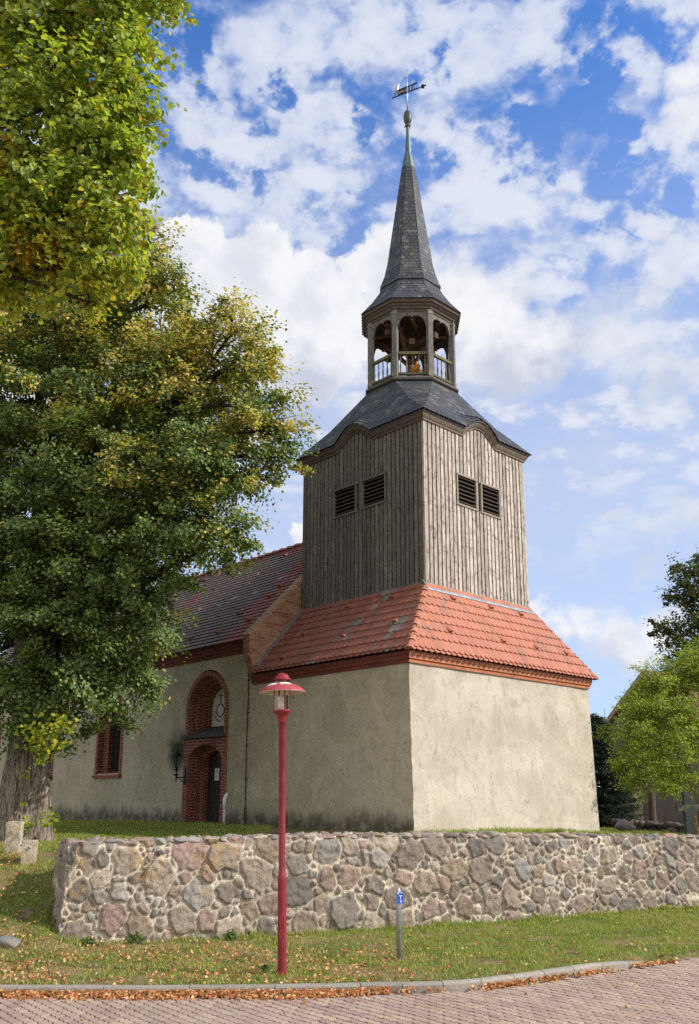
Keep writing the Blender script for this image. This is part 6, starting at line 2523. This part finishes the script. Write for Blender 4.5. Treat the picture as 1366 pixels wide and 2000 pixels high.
def build_grass():
    r = np.random.default_rng(9)
    V, C = [], []

    def strew(x, y, h, spread, cols, pw):
        n = len(x)
        h = h * (0.45 + 1.15 * fbm(np.column_stack([x, y]) * 2.3, 81, 4) ** 1.2)
        z = ground_z(x, y)
        a = r.random(n) * 2 * math.pi
        w = (0.0035 + 0.003 * r.random(n)) * (1 + h * 6)
        lean = (0.25 + 0.75 * r.random(n)) * h * spread
        b = r.random(n) * 2 * math.pi
        p0 = np.column_stack([x - np.cos(a) * w, y - np.sin(a) * w, z - 0.01])
        p1 = np.column_stack([x + np.cos(a) * w, y + np.sin(a) * w, z - 0.01])
        p2 = np.column_stack([x + np.cos(b) * lean, y + np.sin(b) * lean, z + h * (0.75 + 0.25 * r.random(n))])
        V.append(np.stack([p0, p1, p2], 1).reshape(-1, 3))
        c = pick(r, n, cols, pw) * (0.7 + 0.6 * r.random((n, 1)))
        C.append(c)
    cols = [(0.26, 0.335, 0.055), (0.195, 0.285, 0.052), (0.34, 0.37, 0.065), (0.42, 0.35, 0.14), (0.47, 0.37, 0.19)]
    # verge
    n = 230000
    x, y = r.uniform(-6.5, 8.5, n), r.uniform(11.0, 18.6, n)
    wy = np.interp(x, WX, WY)
    ok = (y > kerb_y(x) + 0.13) & (y < np.where(x < -4.5, 15.4, wy + 0.12)) & in_frame(x, y, 0)
    dry = fbm(np.column_stack([x * 0.75, y * 1.1]), 61, 4)
    dry2 = fbm(np.column_stack([x * 4, y * 4]), 63, 3)
    # the left part of the verge is drier and worn
    keep = r.random(n) > np.clip((dry - 0.46) * 3.2, 0, 0.72) * np.clip(0.75 - (x - 1.0) * 0.16, 0.15, 1)
    ok &= keep & (dry2 > 0.34)
    x, y, dr = x[ok], y[ok], dry[ok]
    g = sstep(x, -2.5, 3.5) - 0.9 * sstep(dr, 0.45, 0.6)
    lush = r.random(len(x)) < 0.55 + 0.35 * g
    strew(x[lush], y[lush], 0.030 + 0.045 * r.random(lush.sum()) ** 1.5, 0.9, cols[:3], [4, 4, 3])
    strew(x[~lush], y[~lush], 0.022 + 0.040 * r.random((~lush).sum()) ** 1.5, 1.2, cols[2:], [2, 3, 2])
    # tall tufts at the foot of the wall
    n = 5200
    cx = r.uniform(-4.3, 7.5, 300)
    k = r.integers(0, 240, n)
    x = cx[k] + r.normal(size=n) * 0.08
    y = np.interp(x, WX, WY) - 0.05 + r.normal(size=n) * 0.07
    strew(x, y, 0.05 + 0.11 * r.random(n) ** 2, 0.6, cols, [4, 4, 3, 1, 1])
    # churchyard bank on the left
    n = 150000
    x, y = r.uniform(-11.5, -2.0, n), r.uniform(12.8, 29.0, n)
    s = (x + 4.40) * 0.936 + (y - 13.55) * 0.353
    ok = in_frame(x, y, 0, ) & ((s < -0.25) | (y > 16.4))
    x, y = x[ok], y[ok]
    strew(x, y, 0.035 + 0.05 * r.random(len(x)) ** 1.5, 0.9, cols, [5, 5, 4, 1, 0.7])
    # churchyard strip on the right, and against the sunlit tower wall
    n = 60000
    x, y = r.uniform(0.5, 11.5, n), r.uniform(16.2, 27.0, n)
    wy = np.interp(x, WX, WY)
    tw = 17.75 + (x - 1.05) * 0.962
    ok = (y > wy + 1.0) & in_frame(x, y, 0) & ((y < tw) | (x > 6.0))
    x, y = x[ok], y[ok]
    strew(x, y, 0.05 + 0.07 * r.random(len(x)) ** 1.5, 0.8, cols, [4, 4, 5, 1, 0.3])
    n = 9000
    x = r.uniform(3.3, 7.0, n)
    y = np.interp(x, WX, WY) + 1.12 + r.random(n) * 0.25
    clump = fbm(np.column_stack([x * 3.0, y * 0]), 71, 3)
    ok = clump > 0.45
    x, y = x[ok], y[ok]
    strew(x, y, 0.08 + 0.16 * r.random(len(x)) * np.clip((clump[ok] - 0.4) * 4, 0.2, 1), 0.7, [(0.24, 0.24, 0.035), (0.15, 0.19, 0.03), (0.30, 0.24, 0.05)], [3, 3, 1])
    V, C = np.vstack(V), np.vstack(C)
    F = np.arange(len(V)).reshape(-1, 3)
    o = raw_mesh('grass', V, F, M['grass'], None, C)
    tag(o, 'short patchy green and straw-coloured grass of verge and churchyard', 'grass', kind='stuff')


build_grass()


def build_litter():
    r = np.random.default_rng(12)
    X, Y, Z, S = [], [], [], []

    def put(x, y, z, s):
        X.append(x), Y.append(y), Z.append(z), S.append(s)
    # drift along the kerb
    n = 3600
    x = r.uniform(-5.6, 0.35, n)
    d = np.abs(r.normal(size=n)) * 0.085 * (0.8 + 0.5 * fbm(np.column_stack([x * 1.5, x * 0]), 5, 2)) * np.clip((0.55 - x) / 0.7, 0.25, 1)
    put(x, kerb_y(x) - 0.012 - d, -0.055 + np.clip(0.055 - d * 0.3, 0.0, 0.055) * r.random(n), 0.042 + 0.022 * r.random(n))
    for c, w, m in ((0.55, .12, 22), (1.66, 0.16, 110), (1.95, 0.12, 70), (2.40, 0.14, 60), (3.0, 0.18, 80), (4.05, 0.20, 110), (0.9, 0.1, 10)):
        x = c + r.normal(size=m) * w
        d = np.abs(r.normal(size=m)) * 0.06
        put(x, kerb_y(x) - 0.012 - d, -0.055 + 0.05 * r.random(m) * np.clip(1 - d * 6, 0, 1), 0.040 + 0.02 * r.random(m))
    # strewn over the grass, thickest on the left
    n = 15000
    x, y = r.uniform(-6.0, 6.5, n), r.uniform(11.1, 17.0, n)
    dens = np.clip(0.70 - (x + 1.5) * 0.16, 0.07, 1) * np.clip(1.25 - (y - kerb_y(x)) * 0.33, 0.12, 1) * np.clip((fbm(np.column_stack([x * 0.9, y * 1.3]), 33, 3) - 0.30) * 3.2, 0.05, 1)
    ok = (r.random(n) < dens) & (y > kerb_y(x) + 0.11) & (y < np.interp(x, WX, WY) - 0.02) & in_frame(x, y, 0)
    x, y = x[ok], y[ok]
    put(x, y, ground_z(x, y) + 0.012 + 0.025 * r.random(len(x)), 0.036 + 0.026 * r.random(len(x)))
    # on the bank
    n = 1500
    x, y = r.uniform(-8.5, -4.6, n), r.uniform(13.0, 19.0, n)
    s = (x + 4.40) * 0.936 + (y - 13.55) * 0.353
    ok = in_frame(x, y, 0) & (s < -0.3)
    x, y = x[ok], y[ok]
    put(x, y, ground_z(x, y) + 0.02 + 0.03 * r.random(len(x)), 0.036 + 0.026 * r.random(len(x)))
    # a few stray leaves on the paving
    n = 60
    x, y = r.uniform(-3.5, 5.0, n), r.uniform(9.0, 12.0, n)
    ok = y < kerb_y(x) - 0.2
    x, y = x[ok], y[ok]
    put(x, y, np.full(len(x), -0.045), 0.035 + 0.02 * r.random(len(x)))
    x, y, z, s = map(np.concatenate, (X, Y, Z, S))
    n = len(x)
    P = np.column_stack([x, y, z])
    N = np.array([0, 0, 0.9]) + r.normal(size=(n, 3)) * 0.55
    C = pick(r, n, [(0.55, 0.25, 0.11), (0.62, 0.36, 0.18), (0.45, 0.18, 0.08), (0.68, 0.46, 0.27), (0.34, 0.15, 0.07), (0.55, 0.36, 0.10)], [5, 5, 4, 3, 2, 1])
    C *= (0.8 + 0.4 * r.random((n, 1)))
    curl = LEAF_HEART * np.array([0.9, 1.0, 2.6])
    o = leaves_mesh('fallen_leaves', P, N, s, C, None, M['litter'], curl, LEAF_HEART_F, 0.0, r)
    tag(o, 'orange-tan dry leaves drifted along the kerb and strewn on the grass', 'fallen leaves', kind='stuff')


build_litter()


def build_weeds():
    r = np.random.default_rng(77)
    specs = [(-3.3, 0.16, 'broad-leaved green weed against the wall foot near its left end'),
             (-1.95, 0.15, 'pale green weed rosette at the wall foot in the middle of the left part'),
             (-3.95, 0.12, 'small leafy weed hugging the left corner of the stone wall')]
    for x, h, lab in specs:
        y = float(np.interp(x, WX, WY)) - 0.13
        z = float(ground_z(x, y))
        root = empty('weed', (x, y, z))
        tag(root, lab, 'weed', 'weeds at the foot of the stone wall')
        m = 60
        a = r.random(m) * 2 * math.pi
        q = h * r.random(m)
        P = np.column_stack([np.cos(a) * q, np.sin(a) * q * 0.6, h * (0.15 + 0.9 * r.random(m)) * (1 - 0.4 * q / h)])
        N = np.column_stack([np.cos(a), np.sin(a), np.full(m, 1.2)]) + r.normal(size=(m, 3)) * 0.3
        C = pick(r, m, [(0.10, 0.17, 0.035), (0.15, 0.21, 0.045), (0.08, 0.13, 0.035)], [3, 2, 2])
        leaves_mesh('foliage', P, N, 0.075 * (0.7 + 0.6 * r.random(m)), C, root, M['leaf'], LEAF_THIN, LEAF_THIN_F, -0.4, r)
    x, y = -1.22, 12.0
    z = float(ground_z(x, y))
    root = empty('weed', (x, y, z))
    tag(root, 'flat dark green weed in the grass beside the lamp post', 'weed', 'weeds in the verge')
    m = 40
    a = r.random(m) * 2 * math.pi
    q = 0.11 * r.random(m)
    P = np.column_stack([np.cos(a) * q, np.sin(a) * q, 0.02 + 0.05 * r.random(m)])
    N = np.column_stack([np.cos(a), np.sin(a), np.full(m, 2.0)])
    C = pick(r, m, [(0.06, 0.11, 0.03), (0.085, 0.14, 0.035)], [3, 2])
    leaves_mesh('foliage', P, N, 0.08 * (0.7 + 0.6 * r.random(m)), C, root, M['leaf'], LEAF_THIN, LEAF_THIN_F, -0.2, r)


build_weeds()
